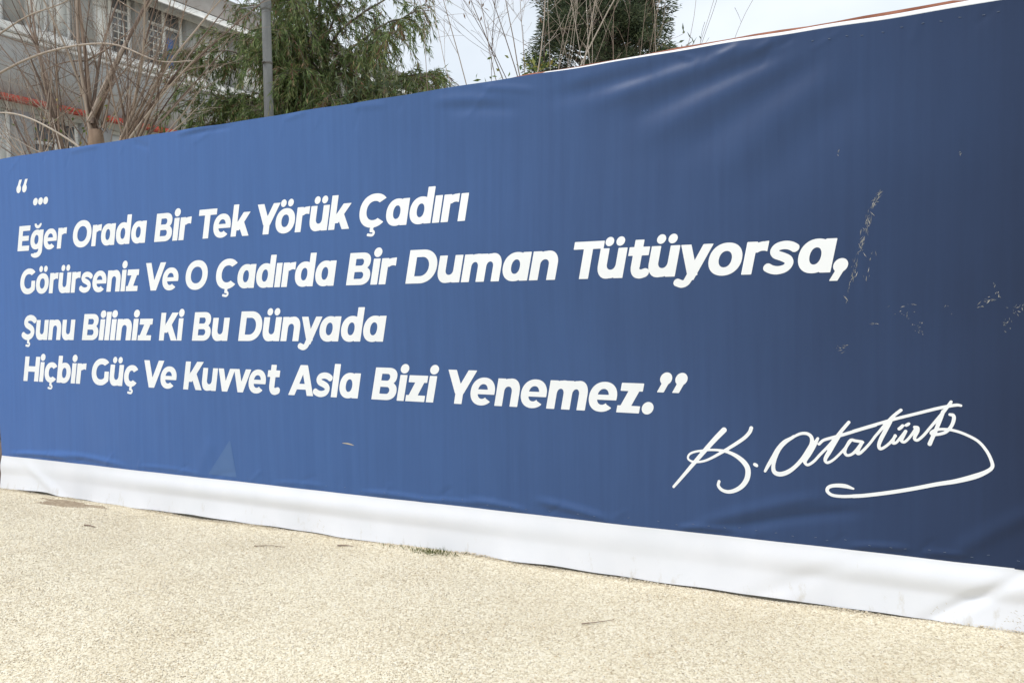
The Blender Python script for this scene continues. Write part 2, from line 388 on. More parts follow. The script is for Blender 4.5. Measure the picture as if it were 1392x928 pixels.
def printed(u, h, off=0.0):
    """where the print designed for the flat sheet lands once the sheet bellies out"""
    u = np.asarray(u, float); h = np.asarray(h, float); uu, hh = u, h
    for _ in range(3):
        t = (4.6286 - disp(uu, hh)) / 4.6286; uu = u * t; hh = 1.6 + (h - 1.6) * t
    return on_banner(uu, hh, off)

root = empty('banner', (-3.2, 0, 0), label='long blue quotation banner with white lettering and a white skirt', cat='banner')

def sheet(u0, u1, h0, h1, du, dh, fn):
    us = np.linspace(u0, u1, int((u1 - u0) / du) + 1); hs = np.linspace(h0, h1, max(2, int((h1 - h0) / dh) + 1))
    Ug, Hg = np.meshgrid(us, hs); V = fn(Ug, Hg).reshape(-1, 3)
    n = len(us); i = (np.arange(len(hs) - 1)[:, None] * n + np.arange(n - 1)[None]).ravel()
    return np_mesh('sheet', V, np.stack([i, i + 1, i + n + 1, i + n], 1))

def left_edge(h): return -.0 + np.interp(h, [0, .33, .6, .9, 1.3, 1.8, 3], [.10, .125, .105, .085, .035, -.05, -.05])
def panel_fn(u, h):
    k = np.clip((-7.3 - u) / .53, 0, 1); uu = u + k * left_edge(h)
    topwave = .002 * np.sin(4.3 * u) * np.clip((h - 2.8) / .2, 0, 1) + .0015 * np.sin(11 * u + 1) * np.clip((h - 2.9) / .1, 0, 1)
    P = on_banner(uu, h); P[..., 2] += topwave
    return P
link('printed_panel', sheet(U0, U1, HB, HT, .015, .0125, panel_fn), M['blue'], root, True)

def skirt_fn(u, h):
    k = np.clip((-7.3 - u) / .53, 0, 1); uu = u + k * left_edge(h)
    t = (HB - h) / HB                                   # 0 at the hem, 1 at the ground
    d0 = disp(uu, np.full_like(h, HB))
    amp = .5 + .5 * np.sin(1.35 * u + 1.2 + .7 * np.sin(.8 * u))
    bulge = np.sin(np.pi * np.clip(t * 1.75, 0, 1)) ** 1.5 * (.005 + .013 * amp)
    kick = .020 * t ** 2 + .006 * np.sin(5.1 * u + 1.0) * t ** 2 + .003 * np.sin(12.7 * u) * t ** 2
    # slanting tension crease near the right end
    s = (u - (-.06)) - (h / .30) * .42
    crease = -.020 * np.exp(-(s / .055) ** 2) * np.clip(1 - abs(t - .55) * 1.2, 0, 1)
    s2 = (u - (-.9)) - (h / .30) * .55; crease = crease - .006 * np.exp(-(s2 / .09) ** 2) * np.clip(t * 2, 0, 1)
    s3 = (u + 6.9) + (h / .30) * .5; crease = crease + .012 * np.exp(-(s3 / .10) ** 2) * np.clip(t * 2, 0, 1)
    low = .006 + .002 * np.sin(2.3 * u + .4) + .002 * np.sin(6.1 * u + 1.9) + .002 * np.sin(14 * u)
    low = low + .018 * np.exp(-((u + 7.15) / .35) ** 2)
    hh = h + np.clip(low, .002, .05) * np.clip(t * 1.5 - .5, 0, 1)
    return np.stack([uu, -d0 - .0015 - bulge - kick - crease, hh], -1)
link('skirt', sheet(U0, U1, 0.0, HB + .004, .02, .0125, skirt_fn), M['skirt'], root, True)

# white turned-over strip along the top, wider to the right
def strip_fn(u, h):
    t = h
    wdt = .009 + .019 * np.clip((u + 2.15) / 2.4, 0, 1) * (u > -2.16) + .007 * (u > -2.16)
    return np.stack([u, -disp(u, np.full_like(u, HT)) + .004 - .004 * np.sin(np.pi * t) + .02 * t * t, HT - .004 + wdt * t + .002 * np.sin(4.3 * u) + .0015 * np.sin(11 * u + 1)], -1)
link('top_hem', sheet(U0, U1, 0, 1, .02, .2, strip_fn), M['white_vinyl'], root, True)

# ------------------------------------------------------------------ lettering: glyphs as signed fields, meshed by marching squares
CAP = .221; SL = .205
XH = .795
mn, mxx = np.minimum, np.maximum
def uni(*a):
    r = a[0]
    for b in a[1:]: r = mn(r, b)
    return r
def inter(*a):
    r = a[0]
    for b in a[1:]: r = mxx(r, b)
    return r
def sub(a, b): return mxx(a, -b)
def rect(X, Y, x0, x1, y0, y1): return inter(x0 - X, X - x1, y0 - Y, Y - y1)
def ell(X, Y, cx, cy, rx, ry, p=2.15):
    q = (np.abs((X - cx) / rx) ** p + np.abs((Y - cy) / ry) ** p) ** (1 / p)
    return (q - 1) * min(rx, ry)
def bowl(X, Y, x0, x1, y0, y1, s, t):
    cx, cy = (x0 + x1) / 2, (y0 + y1) / 2; rx, ry = (x1 - x0) / 2, (y1 - y0) / 2
    return sub(ell(X, Y, cx, cy, rx, ry), ell(X, Y, cx, cy, rx - s, ry - t))
def para(X, Y, xa, ya, xb, yb, wd):
    xc = xa + (xb - xa) * (Y - ya) / (yb - ya)
    return inter((np.abs(X - xc) - wd / 2) * .85, ya - Y, Y - yb)
def spline(pts, n=10):
    P = np.array(pts, float); Q = np.vstack([2 * P[0] - P[1], P, 2 * P[-1] - P[-2]]); o = []
    for i in range(1, len(Q) - 2):
        for t in np.linspace(0, 1, n, endpoint=False):
            p0, p1, p2, p3 = Q[i - 1:i + 3]
            o.append(.5 * (2 * p1 + (p2 - p0) * t + (2 * p0 - 5 * p1 + 4 * p2 - p3) * t * t + (3 * p1 - p0 - 3 * p2 + p3) * t ** 3))
    o.append(P[-1]); return np.array(o)
def stroke(X, Y, pts, wd, smooth=True, butt=True):
    P = spline(pts, 8) if smooth else np.array(pts, float)
    W = P[:, 2] / 2 if P.shape[1] > 2 else np.full(len(P), wd / 2)
    best = np.full(X.shape, 9.)
    for k in range(len(P) - 1):
        a, b = P[k, :2], P[k + 1, :2]; d = b - a; l2 = d @ d + 1e-12
        s = ((X - a[0]) * d[0] + (Y - a[1]) * d[1]) / l2; t = np.clip(s, 0, 1)
        dist = np.hypot(X - a[0] - t * d[0], Y - a[1] - t * d[1]) - (W[k] + (W[k + 1] - W[k]) * t)
        if butt and k == 0: dist = mxx(dist, -s * math.sqrt(l2))
        if butt and k == len(P) - 2: dist = mxx(dist, (s - 1) * math.sqrt(l2))
        best = mn(best, dist)
    return best
S_, T_ = .258, .205
def dots2(X, Y, c): return uni(ell(X, Y, c - .155, .97, .122, .122, 2), ell(X, Y, c + .155, .97, .122, .122, 2))
def cedilla(X, Y, c): return uni(stroke(X, Y, [(c + .02, .03), (c - .005, -.10)], .13, False), stroke(X, Y, [(c - .03, -.115), (c + .07, -.125), (c + .11, -.185), (c + .05, -.245), (c - .13, -.225)], .085))
def n_shape(X, Y, x0, wd):
    x1 = x0 + wd; cx = x0 + .5 * wd + .08
    outer = uni(inter(ell(X, Y, cx, .44, x1 - cx, XH + .008 - .44), .44 - Y), rect(X, Y, cx, x1, 0, .45))
    outer = uni(outer, inter(rect(X, Y, x0 + .1, cx, 0, XH), ell(X, Y, cx, .44, cx - x0 + .02, XH + .008 - .44) ))
    inner = uni(inter(ell(X, Y, (x0 + S_ + x1 - S_) / 2, .42, (wd - 2 * S_) / 2, .15), .42 - Y), rect(X, Y, x0 + S_, x1 - S_, -.2, .43))
    return uni(sub(outer, inner), rect(X, Y, x0, x0 + S_, 0, XH))
def g_o(X, Y): return bowl(X, Y, 0, .84, -.010, XH + .008, S_, T_), .84
def g_a(X, Y): return uni(bowl(X, Y, 0, .78, -.010, XH + .008, S_, T_), rect(X, Y, .56, .81, 0, XH)), .81
def g_d(X, Y): return uni(bowl(X, Y, 0, .78, -.010, XH + .008, S_, T_), rect(X, Y, .56, .81, 0, 1.07)), .81
def g_b(X, Y): return uni(bowl(X, Y, .03, .81, -.010, XH + .008, S_, T_), rect(X, Y, 0, .25, 0, 1.07)), .81
def g_g(X, Y):
    hook = inter(sub(ell(X, Y, .415, .0, .395, .30), ell(X, Y, .37, .02, .19, .125)), Y - .02)
    hook = sub(hook, uni(rect(X, Y, -.2, .30, -.13, .1), inter(X - .11, -.21 - Y)))
    return uni(bowl(X, Y, 0, .78, .03, XH + .008, S_, T_), rect(X, Y, .56, .81, -.0, XH), hook), .81
def g_gb(X, Y):
    f, w_ = g_g(X, Y); br = inter(sub(ell(X, Y, .42, 1.05, .23, .20, 2), ell(X, Y, .42, 1.075, .115, .10, 2)), Y - 1.05); return uni(f, br), w_
def g_e(X, Y):
    f = bowl(X, Y, 0, .83, -.010, XH + .008, S_ * .95, T_ * .93)
    f = sub(f, rect(X, Y, .42, 1.2, .225, .315)); f = sub(f, inter(.55 - X, .20 - (Y + .55 * (X - .55)), Y - .25))
    return uni(f, inter(rect(X, Y, .12, .83, .315, .455), ell(X, Y, .415, .385, .415, .40))), .83
def g_c(X, Y):
    f = bowl(X, Y, 0, .82, -.010, XH + .008, S_, T_)
    return sub(f, inter(.42 - X, np.abs(Y - .385) - .10 - .45 * (X - .42))), .74
def g_cc(X, Y):
    f, w_ = g_c(X, Y); return uni(f, cedilla(X, Y, .42)), w_
SP = [(.63, .60), (.50, .665), (.34, .685), (.19, .645), (.135, .555), (.20, .465), (.36, .405), (.50, .335), (.545, .235), (.475, .13), (.31, .085), (.16, .105), (.03, .165)]
def g_s(X, Y): return stroke(X, Y, SP, .20), .68
def g_S(X, Y): return stroke(X, Y, [(x * 1.18, y * 1.30 - .005) for x, y in SP], .235), .80
def g_Sc(X, Y):
    f, w_ = g_S(X, Y); return uni(f, cedilla(X, Y, .40)), w_
def g_n(X, Y): return n_shape(X, Y, 0, .77), .77
def g_u(X, Y): return n_shape(.77 - X, XH - Y, 0, .77), .77
def g_ud(X, Y): return uni(g_u(X, Y)[0], dots2(X, Y, .385)), .77
def g_od(X, Y): return uni(g_o(X, Y)[0], dots2(X, Y, .42)), .84
def g_m(X, Y): return uni(n_shape(X, Y, 0, .73), n_shape(X, Y, .48, .73)), 1.21
def g_r(X, Y):
    f = n_shape(X, Y, 0, .86); return uni(inter(f, rect(X, Y, 0, .53, .53, 1)), rect(X, Y, 0, .25, 0, XH)), .53
def g_t(X, Y):
    return uni(rect(X, Y, .13, .38, .25, .98), rect(X, Y, 0, .57, .57, XH), stroke(X, Y, [(.255, .32), (.26, .21), (.32, .12), (.43, .09), (.56, .125)], .235)), .56
def g_i0(X, Y): return rect(X, Y, 0, .25, 0, XH), .25
def g_i(X, Y): return uni(rect(X, Y, 0, .25, 0, XH), ell(X, Y, .125, .985, .148, .145, 2)), .25
def g_l(X, Y): return rect(X, Y, 0, .25, 0, 1.07), .25
def g_z(X, Y): return uni(rect(X, Y, 0, .66, 0, .19), rect(X, Y, .02, .66, .58, XH), para(X, Y, .17, .0, .49, XH, .31)), .66
def g_k(X, Y): return uni(rect(X, Y, 0, .25, 0, 1.07), para(X, Y, .21, .20, .66, XH, .32), para(X, Y, .70, 0, .40, .50, .30)), .83
def g_v(X, Y): return uni(para(X, Y, .42, 0, .13, XH, .27), para(X, Y, .42, 0, .71, XH, .27)), .84
def g_y(X, Y): return uni(para(X, Y, .44, .02, .13, XH, .27), para(X, Y, .36, -.10, .71, XH, .26), stroke(X, Y, [(.37, -.06), (.31, -.16), (.20, -.195), (.05, -.145)], .19)), .84
def g_E(X, Y): return uni(rect(X, Y, 0, .27, 0, 1), rect(X, Y, 0, .76, 0, .205), rect(X, Y, 0, .69, .40, .595), rect(X, Y, 0, .74, .795, 1)), .76
def g_O(X, Y): return bowl(X, Y, 0, 1.12, -.015, 1.015, .27, .225), 1.12
def g_B(X, Y):
    o = uni(rect(X, Y, 0, .5, 0, 1), inter(ell(X, Y, .50, .285, .36, .285, 2.3), .4 - X), inter(ell(X, Y, .48, .735, .33, .265, 2.3), .4 - X))
    i1 = uni(rect(X, Y, .26, .50, .19, .405), ell(X, Y, .50, .2975, .10, .1075, 2)); i2 = uni(rect(X, Y, .26, .47, .60, .81), ell(X, Y, .47, .705, .09, .105, 2))
    return sub(sub(o, i1), i2), .86
def g_T(X, Y): return uni(rect(X, Y, 0, .88, .795, 1), rect(X, Y, .305, .575, 0, 1)), .88
def g_Y(X, Y): return uni(para(X, Y, .51, .30, .15, 1, .30), para(X, Y, .51, .30, .87, 1, .30), rect(X, Y, .375, .645, 0, .42)), 1.02
def g_C(X, Y):
    f = bowl(X, Y, 0, 1.10, -.015, 1.015, .27, .225)
    return sub(f, inter(.55 - X, np.abs(Y - .5) - .14 - .52 * (X - .55))), .98
def g_Cc(X, Y):
    f, w_ = g_C(X, Y); return uni(f, cedilla(X, Y, .55)), w_
def g_G(X, Y):
    f = bowl(X, Y, 0, 1.12, -.015, 1.015, .27, .225)
    f = sub(f, inter(.55 - X, .36 - Y, Y - .64 - .52 * (X - .55))); f = inter(f, X - 1.02)
    return uni(f, rect(X, Y, .76, 1.01, .13, .52)), 1.02
def g_V(X, Y): return uni(para(X, Y, .53, 0, .14, 1, .29), para(X, Y, .53, 0, .92, 1, .29)), 1.06
def g_D(X, Y):
    o = uni(rect(X, Y, 0, .5, 0, 1), inter(ell(X, Y, .46, .5, .54, .5, 2.15), .3 - X))
    return sub(o, uni(rect(X, Y, .27, .47, .215, .785), inter(ell(X, Y, .45, .5, .275, .285, 2.1), .4 - X))), 1.0
def g_K(X, Y): return uni(rect(X, Y, 0, .27, 0, 1), para(X, Y, .25, .28, .78, 1, .35), para(X, Y, .83, 0, .44, .62, .33)), .98
def g_H(X, Y): return uni(rect(X, Y, 0, .27, 0, 1), rect(X, Y, .69, .96, 0, 1), rect(X, Y, .2, .75, .39, .61)), .96
def g_A(X, Y): return uni(para(X, Y, .14, 0, .53, 1, .28), para(X, Y, .96, 0, .57, 1, .28), rect(X, Y, .24, .86, .20, .385)), 1.1
def g_dot(X, Y): return ell(X, Y, .165, .15, .165, .165, 2), .33
def comma(X, Y, x, y): return uni(ell(X, Y, x + .165, y + .16, .165, .165, 2), inter(para(X, Y, x + .07, y - .20, x + .22, y + .18, .19), ell(X, Y, x + .02, y + .12, .34, .5)))
def g_comma(X, Y): return comma(X, Y, 0, 0), .33
def g_rq(X, Y): return uni(comma(X, Y, 0, .78), comma(X, Y, .42, .78)), .76
def g_lq(X, Y): return uni(comma(.76 - X, 1.0 - Y, 0, .32), comma(.76 - X, 1.0 - Y, .42, .32)), .76
def g_ell(X, Y): return uni(*[ell(X, Y, .165 + .36 * k, .165, .165, .165, 2) for k in range(3)]), 1.05
GL = {'o': g_o, 'a': g_a, 'd': g_d, 'b': g_b, 'g': g_g, 'ğ': g_gb, 'e': g_e, 'c': g_c, 'ç': g_cc, 's': g_s, 'S': g_S, 'Ş': g_Sc, 'n': g_n, 'u': g_u, 'ü': g_ud, 'ö': g_od,
      'm': g_m, 'r': g_r, 't': g_t, 'ı': g_i0, 'i': g_i, 'l': g_l, 'z': g_z, 'k': g_k, 'v': g_v, 'y': g_y, 'E': g_E, 'O': g_O, 'B': g_B, 'T': g_T, 'Y': g_Y, 'Ç': g_Cc,
      'G': g_G, 'V': g_V, 'D': g_D, 'K': g_K, 'H': g_H, 'A': g_A, '.': g_dot, ',': g_comma, '”': g_rq, '“': g_lq, '…': g_ell}
KERN = {('T', 'e'): -.12, ('T', 'ü'): -.10, ('V', 'e'): -.12, ('Y', 'ö'): -.14, ('Y', 'e'): -.14, ('v', 'v'): -.07, ('u', 'v'): -.02, ('v', 'e'): -.08, ('ü', 'y'): -.03, ('n', 'y'): -.03, ('y', 'a'): -.07, ('y', 'o'): -.07,
        ('r', 'a'): -.05, ('r', 'd'): -.04, ('K', 'u'): -.04, ('r', 's'): -.02, ('.', '”'): -.02, ('a', ','): -.02, ('k', ' '): 0}
def word_field(txt, res):
    w_ = 0; pos = []
    for k, c in enumerate(txt):
        gw = GL[c](np.zeros((1, 1)), np.zeros((1, 1)))[1]
        w_ += KERN.get((txt[k - 1], c), 0) if k else 0
        pos.append(w_); w_ += gw + (.055 if c not in 'vyVYTkKA' else .02)
    x = np.arange(-.2, w_ + .25, res); y = np.arange(-.40, 1.32, res)
    X, Y = np.meshgrid(x, y); F = np.full(X.shape, 9.)
    for p, c in zip(pos, txt): F = mn(F, GL[c](X - p, Y)[0])
    return x, y, F

def march(x, y, F):
    """filled region F<0 as quads and boundary polygons: verts (n,2), [faces by size]"""
    ins = F < 0
    full = ins[:-1, :-1] & ins[1:, :-1] & ins[:-1, 1:] & ins[1:, 1:]
    part = (ins[:-1, :-1] | ins[1:, :-1] | ins[:-1, 1:] | ins[1:, 1:]) & ~full
    ny, nx_ = F.shape
    X, Y = np.meshgrid(x, y); verts = [np.stack([X.ravel(), Y.ravel()], 1)]
    j, i = np.nonzero(full); a = j * nx_ + i
    quads = np.stack([a, a + 1, a + nx_ + 1, a + nx_], 1)
    extra = []; polys = {}; cache = {}; base = ny * nx_
    for j, i in zip(*np.nonzero(part)):
        c = [(j, i), (j, i + 1), (j + 1, i + 1), (j + 1, i)]; pl = []
        for k in range(4):
            p, q = c[k], c[(k + 1) % 4]; fp, fq = F[p], F[q]
            if fp < 0: pl.append(p[0] * nx_ + p[1])
            if (fp < 0) != (fq < 0):
                key = (p, q) if p < q else (q, p)
                if key not in cache:
                    t = fp / (fp - fq)
                    cache[key] = base + len(extra)
                    extra.append((x[p[1]] + t * (x[q[1]] - x[p[1]]), y[p[0]] + t * (y[q[0]] - y[p[0]])))
                pl.append(cache[key])
        if len(pl) > 2: polys.setdefault(len(pl), []).append(pl)
    V = np.concatenate(verts + ([np.array(extra)] if extra else []))
    F_ = [quads] + [np.array(v) for v in polys.values()]
    used = np.zeros(len(V), bool)
    for f in F_:
        if len(f): used[f.ravel()] = True
    remap = np.cumsum(used) - 1
    return V[used], [remap[f] for f in F_ if len(f)]

def lettering(name, words, hl, hr, res=.015, hs=1.0):
    Vs = []; Fs = {}; n = 0
    for txt, ul, ur in words:
        x, y, F = word_field(txt, res)
        V, Fl = march(x, y, F)
        sx = V[:, 0] + SL * V[:, 1]
        u = ul + (sx - sx.min()) * (ur - ul) / (sx.max() - sx.min())
        k = (u + 7.4) / 7.0
        h = hl + (hr - hl) * k + CAP * hs * V[:, 1]
        Vs.append(printed(u, h, .0014))
        for f in Fl: Fs.setdefault(f.shape[1], []).append(f + n)
        n += len(V)
    me = np_mesh(name, np.concatenate(Vs), [np.concatenate(v) for v in Fs.values()])
    return link(name, me, M['white_print'], root)

lettering('lettering', [('“', -7.365, -7.199)], 2.602, 2.602, .018)
lettering('lettering', [('…', -7.135, -6.925)], 2.556, 2.556, .018, .88)
lettering('lettering', [('Eğer', -7.386, -6.684), ('Orada', -6.611, -5.685), ('Bir', -5.611, -5.179), ('Tek', -5.101, -4.568), ('Yörük', -4.493, -3.632), ('Çadırı', -3.567, -2.695)], 2.166, 2.146)
lettering('lettering', [('Görürseniz', -7.365, -5.795), ('Ve', -5.711, -5.347), ('O', -5.269, -5.026), ('Çadırda', -4.941, -3.773), ('Bir', -3.697, -3.262), ('Duman', -3.199, -2.081), ('Tütüyorsa,', -1.977, -0.445)], 1.784, 1.750)
lettering('lettering', [('Şunu', -7.376, -6.619), ('Biliniz', -6.544, -5.653), ('Ki', -5.594, -5.292), ('Bu', -5.222, -4.809), ('Dünyada', -4.731, -3.358)], 1.374, 1.378)
lettering('lettering', [('Hiçbir', -7.377, -6.494), ('Güç', -6.432, -5.851), ('Ve', -5.772, -5.405), ('Kuvvet', -5.336, -4.321), ('Asla', -4.251, -3.586), ('Bizi', -3.502, -2.947), ('Yenemez.”', -2.874, -1.29)], 1.004, .960)

# signature strokes: (along the banner, height, pen width) in metres
SIG= [[(-1.3764,0.5551,0.0162),(-1.3215,0.621,0.0194),(-1.2578,0.6993,0.0235),(-1.195,0.7755,0.0266),(-1.1358,0.8446,0.0298),(-1.0868,0.8974,0.0321)],
[(-0.9385,0.9164,0.0219),(-0.9478,0.8923,0.0214),(-0.9736,0.862,0.021),(-1.0151,0.8295,0.0206),(-1.0569,0.8004,0.0194),(-1.1044,0.7691,0.0178),(-1.1577,0.7361,0.0154),(-1.2008,0.7158,0.0139),(-1.2441,0.7073,0.0135),(-1.2768,0.7115,0.013),(-1.292,0.7267,0.0127),(-1.282,0.7491,0.0132),(-1.2519,0.7647,0.0134),(-1.2058,0.7748,0.0133),(-1.1575,0.7817,0.0138),(-1.1096,0.7821,0.0156),(-1.0623,0.7746,0.0195),(-1.0155,0.7539,0.025),(-0.9768,0.7223,0.0303),(-0.9579,0.6868,0.0313),(-0.9617,0.639,0.0306),(-0.9851,0.5975,0.0281),(-1.0216,0.5679,0.0248),(-1.0635,0.5536,0.0218),(-1.1003,0.561,0.0198),(-1.1203,0.5834,0.0184),(-1.116,0.6079,0.0174)],
[(-0.9205,0.7169,0.0203),(-0.9128,0.7132,0.0203),(-0.9098,0.7103,0.0162)],
[(-0.8658,0.6844,0.0153),(-0.8496,0.7158,0.0201),(-0.8219,0.7646,0.0241),(-0.7969,0.8102,0.024),(-0.7646,0.8509,0.0199),(-0.7214,0.8792,0.0127)],
[(-0.7214,0.8781,0.0143),(-0.6814,0.8993,0.0165),(-0.6476,0.9012,0.0184),(-0.6261,0.8837,0.0204),(-0.6247,0.8492,0.0233),(-0.643,0.8125,0.0236),(-0.672,0.7647,0.0227),(-0.711,0.7183,0.0221),(-0.7503,0.687,0.0257),(-0.7898,0.6736,0.0269),(-0.8172,0.6845,0.0254),(-0.8221,0.7178,0.0215),(-0.8095,0.7654,0.0191),(-0.787,0.8135,0.0184),(-0.7548,0.8515,0.0183),(-0.7155,0.8821,0.0182)],
[(-0.5941,0.8789,0.0156),(-0.6141,0.8397,0.0255),(-0.6358,0.7977,0.0256),(-0.6575,0.7606,0.0237),(-0.6575,0.7427,0.0174),(-0.6431,0.7351,0.0158),(-0.6142,0.756,0.0157),(-0.5808,0.7963,0.0156),(-0.543,0.8392,0.0163),(-0.5055,0.8866,0.0178),(-0.4752,0.9283,0.0193),(-0.4415,0.9724,0.0177)],
[(-0.4915,0.8974,0.0232),(-0.5148,0.856,0.0256),(-0.5359,0.8145,0.0249),(-0.5548,0.7779,0.0211),(-0.5562,0.7601,0.0164),(-0.543,0.7545,0.0156),(-0.5148,0.7731,0.014),(-0.4822,0.808,0.0139),(-0.4567,0.8396,0.0154),(-0.4336,0.8784,0.0169),(-0.4084,0.8774,0.0169),(-0.3787,0.8742,0.0168)],
[(-0.4336,0.8759,0.0161),(-0.4543,0.8423,0.017),(-0.4613,0.8144,0.017),(-0.4497,0.7992,0.0154),(-0.4267,0.8067,0.0154),(-0.4038,0.8306,0.0169),(-0.3833,0.8616,0.0168),(-0.3742,0.872,0.0153)],
[(-0.381,0.8642,0.0176),(-0.3969,0.8335,0.0207),(-0.4015,0.8158,0.0192),(-0.3901,0.8131,0.0169),(-0.3673,0.8354,0.0153),(-0.3402,0.8692,0.0145),(-0.3147,0.9076,0.0144)],
[(-0.3178,0.904,0.0144),(-0.2983,0.929,0.0151),(-0.2622,0.9779,0.0166),(-0.2292,1.016,0.0173),(-0.1965,1.0459,0.0172)],
[(-0.2457,0.9848,0.0211),(-0.2677,0.938,0.0219),(-0.287,0.8972,0.0219),(-0.2981,0.8629,0.0189),(-0.2925,0.8437,0.0167),(-0.273,0.8522,0.0151),(-0.2454,0.8784,0.0151),(-0.2207,0.9133,0.015)],
[(-0.2224,0.9162,0.015),(-0.2317,0.8914,0.0165),(-0.2316,0.8762,0.015),(-0.2179,0.88,0.0143),(-0.1961,0.9086,0.015),(-0.1744,0.9401,0.0164)],
[(-0.1744,0.9401,0.0172),(-0.1879,0.9091,0.018),(-0.1933,0.8906,0.0165),(-0.1796,0.8854,0.015),(-0.158,0.9078,0.0142),(-0.1365,0.9421,0.0141),(-0.1258,0.9637,0.0148)],
[(-0.2044,0.9505,0.0172),(-0.1951,0.9589,0.018),(-0.1881,0.9677,0.0164)],
[(-0.1717,0.9704,0.0164),(-0.1647,0.975,0.0171),(-0.1604,0.9788,0.0156)],
[(-0.1339,0.9633,0.0156),(-0.1204,0.961,0.0171),(-0.1204,0.943,0.0186),(-0.131,0.9184,0.0178),(-0.1337,0.9032,0.0156),(-0.1202,0.898,0.0149),(-0.0935,0.9235,0.0148),(-0.0618,0.9671,0.0147),(-0.0303,1.0103,0.0161),(-0.0016,1.0501,0.0168),(0.0278,1.0967,0.0153)],
[(-0.0069,1.0469,0.0197),(-0.0224,0.9988,0.0205),(-0.0405,0.9474,0.0199),(-0.0562,0.9078,0.0206),(-0.0657,0.8821,0.0214)],
[(-0.5879,0.849,0.0156),(-0.5666,0.8705,0.0164),(-0.5289,0.8853,0.0171),(-0.4682,0.9063,0.0177),(-0.3856,0.9381,0.0176),(-0.3148,0.9639,0.0174)],
[(-0.4199,0.9267,0.0169),(-0.3347,0.959,0.0167),(-0.2292,0.9978,0.0165),(-0.1314,1.0295,0.0163),(-0.0358,1.0604,0.0169),(0.0165,1.0744,0.0168),(0.0527,1.0818,0.016),(0.0707,1.0796,0.013)],
[(0.0229,1.0334,0.0153),(0.0375,1.03,0.0177),(0.0402,1.0107,0.0182),(0.03,0.9778,0.0175),(0.0067,0.947,0.0166),(-0.0247,0.9334,0.0161),(-0.0537,0.9318,0.0155),(-0.059,0.9404,0.0149),(-0.0406,0.9533,0.0147),(-0.0038,0.9594,0.0146),(0.043,0.9549,0.0146),(0.0946,0.9372,0.0145),(0.1457,0.908,0.0144),(0.1813,0.8636,0.0149),(0.2016,0.8186,0.0159),(0.2058,0.7869,0.0176),(0.1819,0.7619,0.0212),(0.1315,0.7346,0.0273),(0.0495,0.7043,0.024),(-0.0341,0.6825,0.0216),(-0.1409,0.6505,0.0209),(-0.2503,0.6215,0.0209),(-0.3625,0.5966,0.0207),(-0.4196,0.5877,0.0208)],
[(-0.4153,0.5885,0.0185),(-0.4736,0.5817,0.0179),(-0.5226,0.5841,0.0179),(-0.5467,0.6024,0.0188),(-0.5403,0.6242,0.0195),(-0.5086,0.6359,0.021),(-0.4596,0.6371,0.0232),(-0.4195,0.627,0.0116)]]
def signature():
    x = np.arange(-1.42, .25, .0035); y = np.arange(.50, 1.14, .0035); X, Y = np.meshgrid(x, y)
    F = np.full(X.shape, 9.)
    for s in SIG:
        P = spline(s, 6); P[:, 2] *= .5 * .92
        for k in range(len(P) - 1):
            a, b = P[k], P[k + 1]; r = max(a[2], b[2]) + .01
            i0, i1 = np.searchsorted(x, [min(a[0], b[0]) - r, max(a[0], b[0]) + r]); j0, j1 = np.searchsorted(y, [min(a[1], b[1]) - r, max(a[1], b[1]) + r])
            xx, yy = X[j0:j1, i0:i1], Y[j0:j1, i0:i1]; d = b[:2] - a[:2]; l2 = d @ d + 1e-12
            t = np.clip(((xx - a[0]) * d[0] + (yy - a[1]) * d[1]) / l2, 0, 1)
            q = np.hypot(xx - a[0] - t * d[0], yy - a[1] - t * d[1]) - (a[2] + (b[2] - a[2]) * t)
            F[j0:j1, i0:i1] = mn(F[j0:j1, i0:i1], q)
    V, Fl = march(x, y, F)
    link('signature', np_mesh('signature', printed(V[:, 0], V[:, 1], .0014), Fl), M['white_print'], root)
signature()

# scuffs and scratches on the vinyl
def scuffs(name, marks, mat='scuff'):
    Vs = []; n = 0
    for path, cnt, spread, lo, hi in marks:
        P = np.array(path, float)
        for _ in range(cnt):
            if len(P) > 1:
                t = rng.uniform(0, len(P) - 1); k = min(int(t), len(P) - 2); c = P[k] + (P[k + 1] - P[k]) * (t - k); d = P[k + 1] - P[k]
            else: c = P[0]; d = rng.normal(0, 1, 2)
            d = d / (np.linalg.norm(d) + 1e-9) + rng.normal(0, .35, 2); d /= np.linalg.norm(d)
            c = c + rng.normal(0, spread, 2); l = rng.uniform(lo, hi) * rng.choice([.4, .7, 1, 1]); wd = rng.uniform(.0008, .0023)
            nn = np.array([-d[1], d[0]])
            pts = np.array([c - d * l / 2, c + nn * wd * rng.uniform(.5, 1) + d * l * rng.uniform(-.2, .2), c + d * l / 2, c - nn * wd * rng.uniform(.5, 1) + d * l * rng.uniform(-.2, .2)])
            Vs.append(printed(pts[:, 0], pts[:, 1], .001))
    V = np.concatenate(Vs); F = np.arange(len(V)).reshape(-1, 4)[:, ::-1]
    return link(name, np_mesh(name, V, F), M[mat], root)
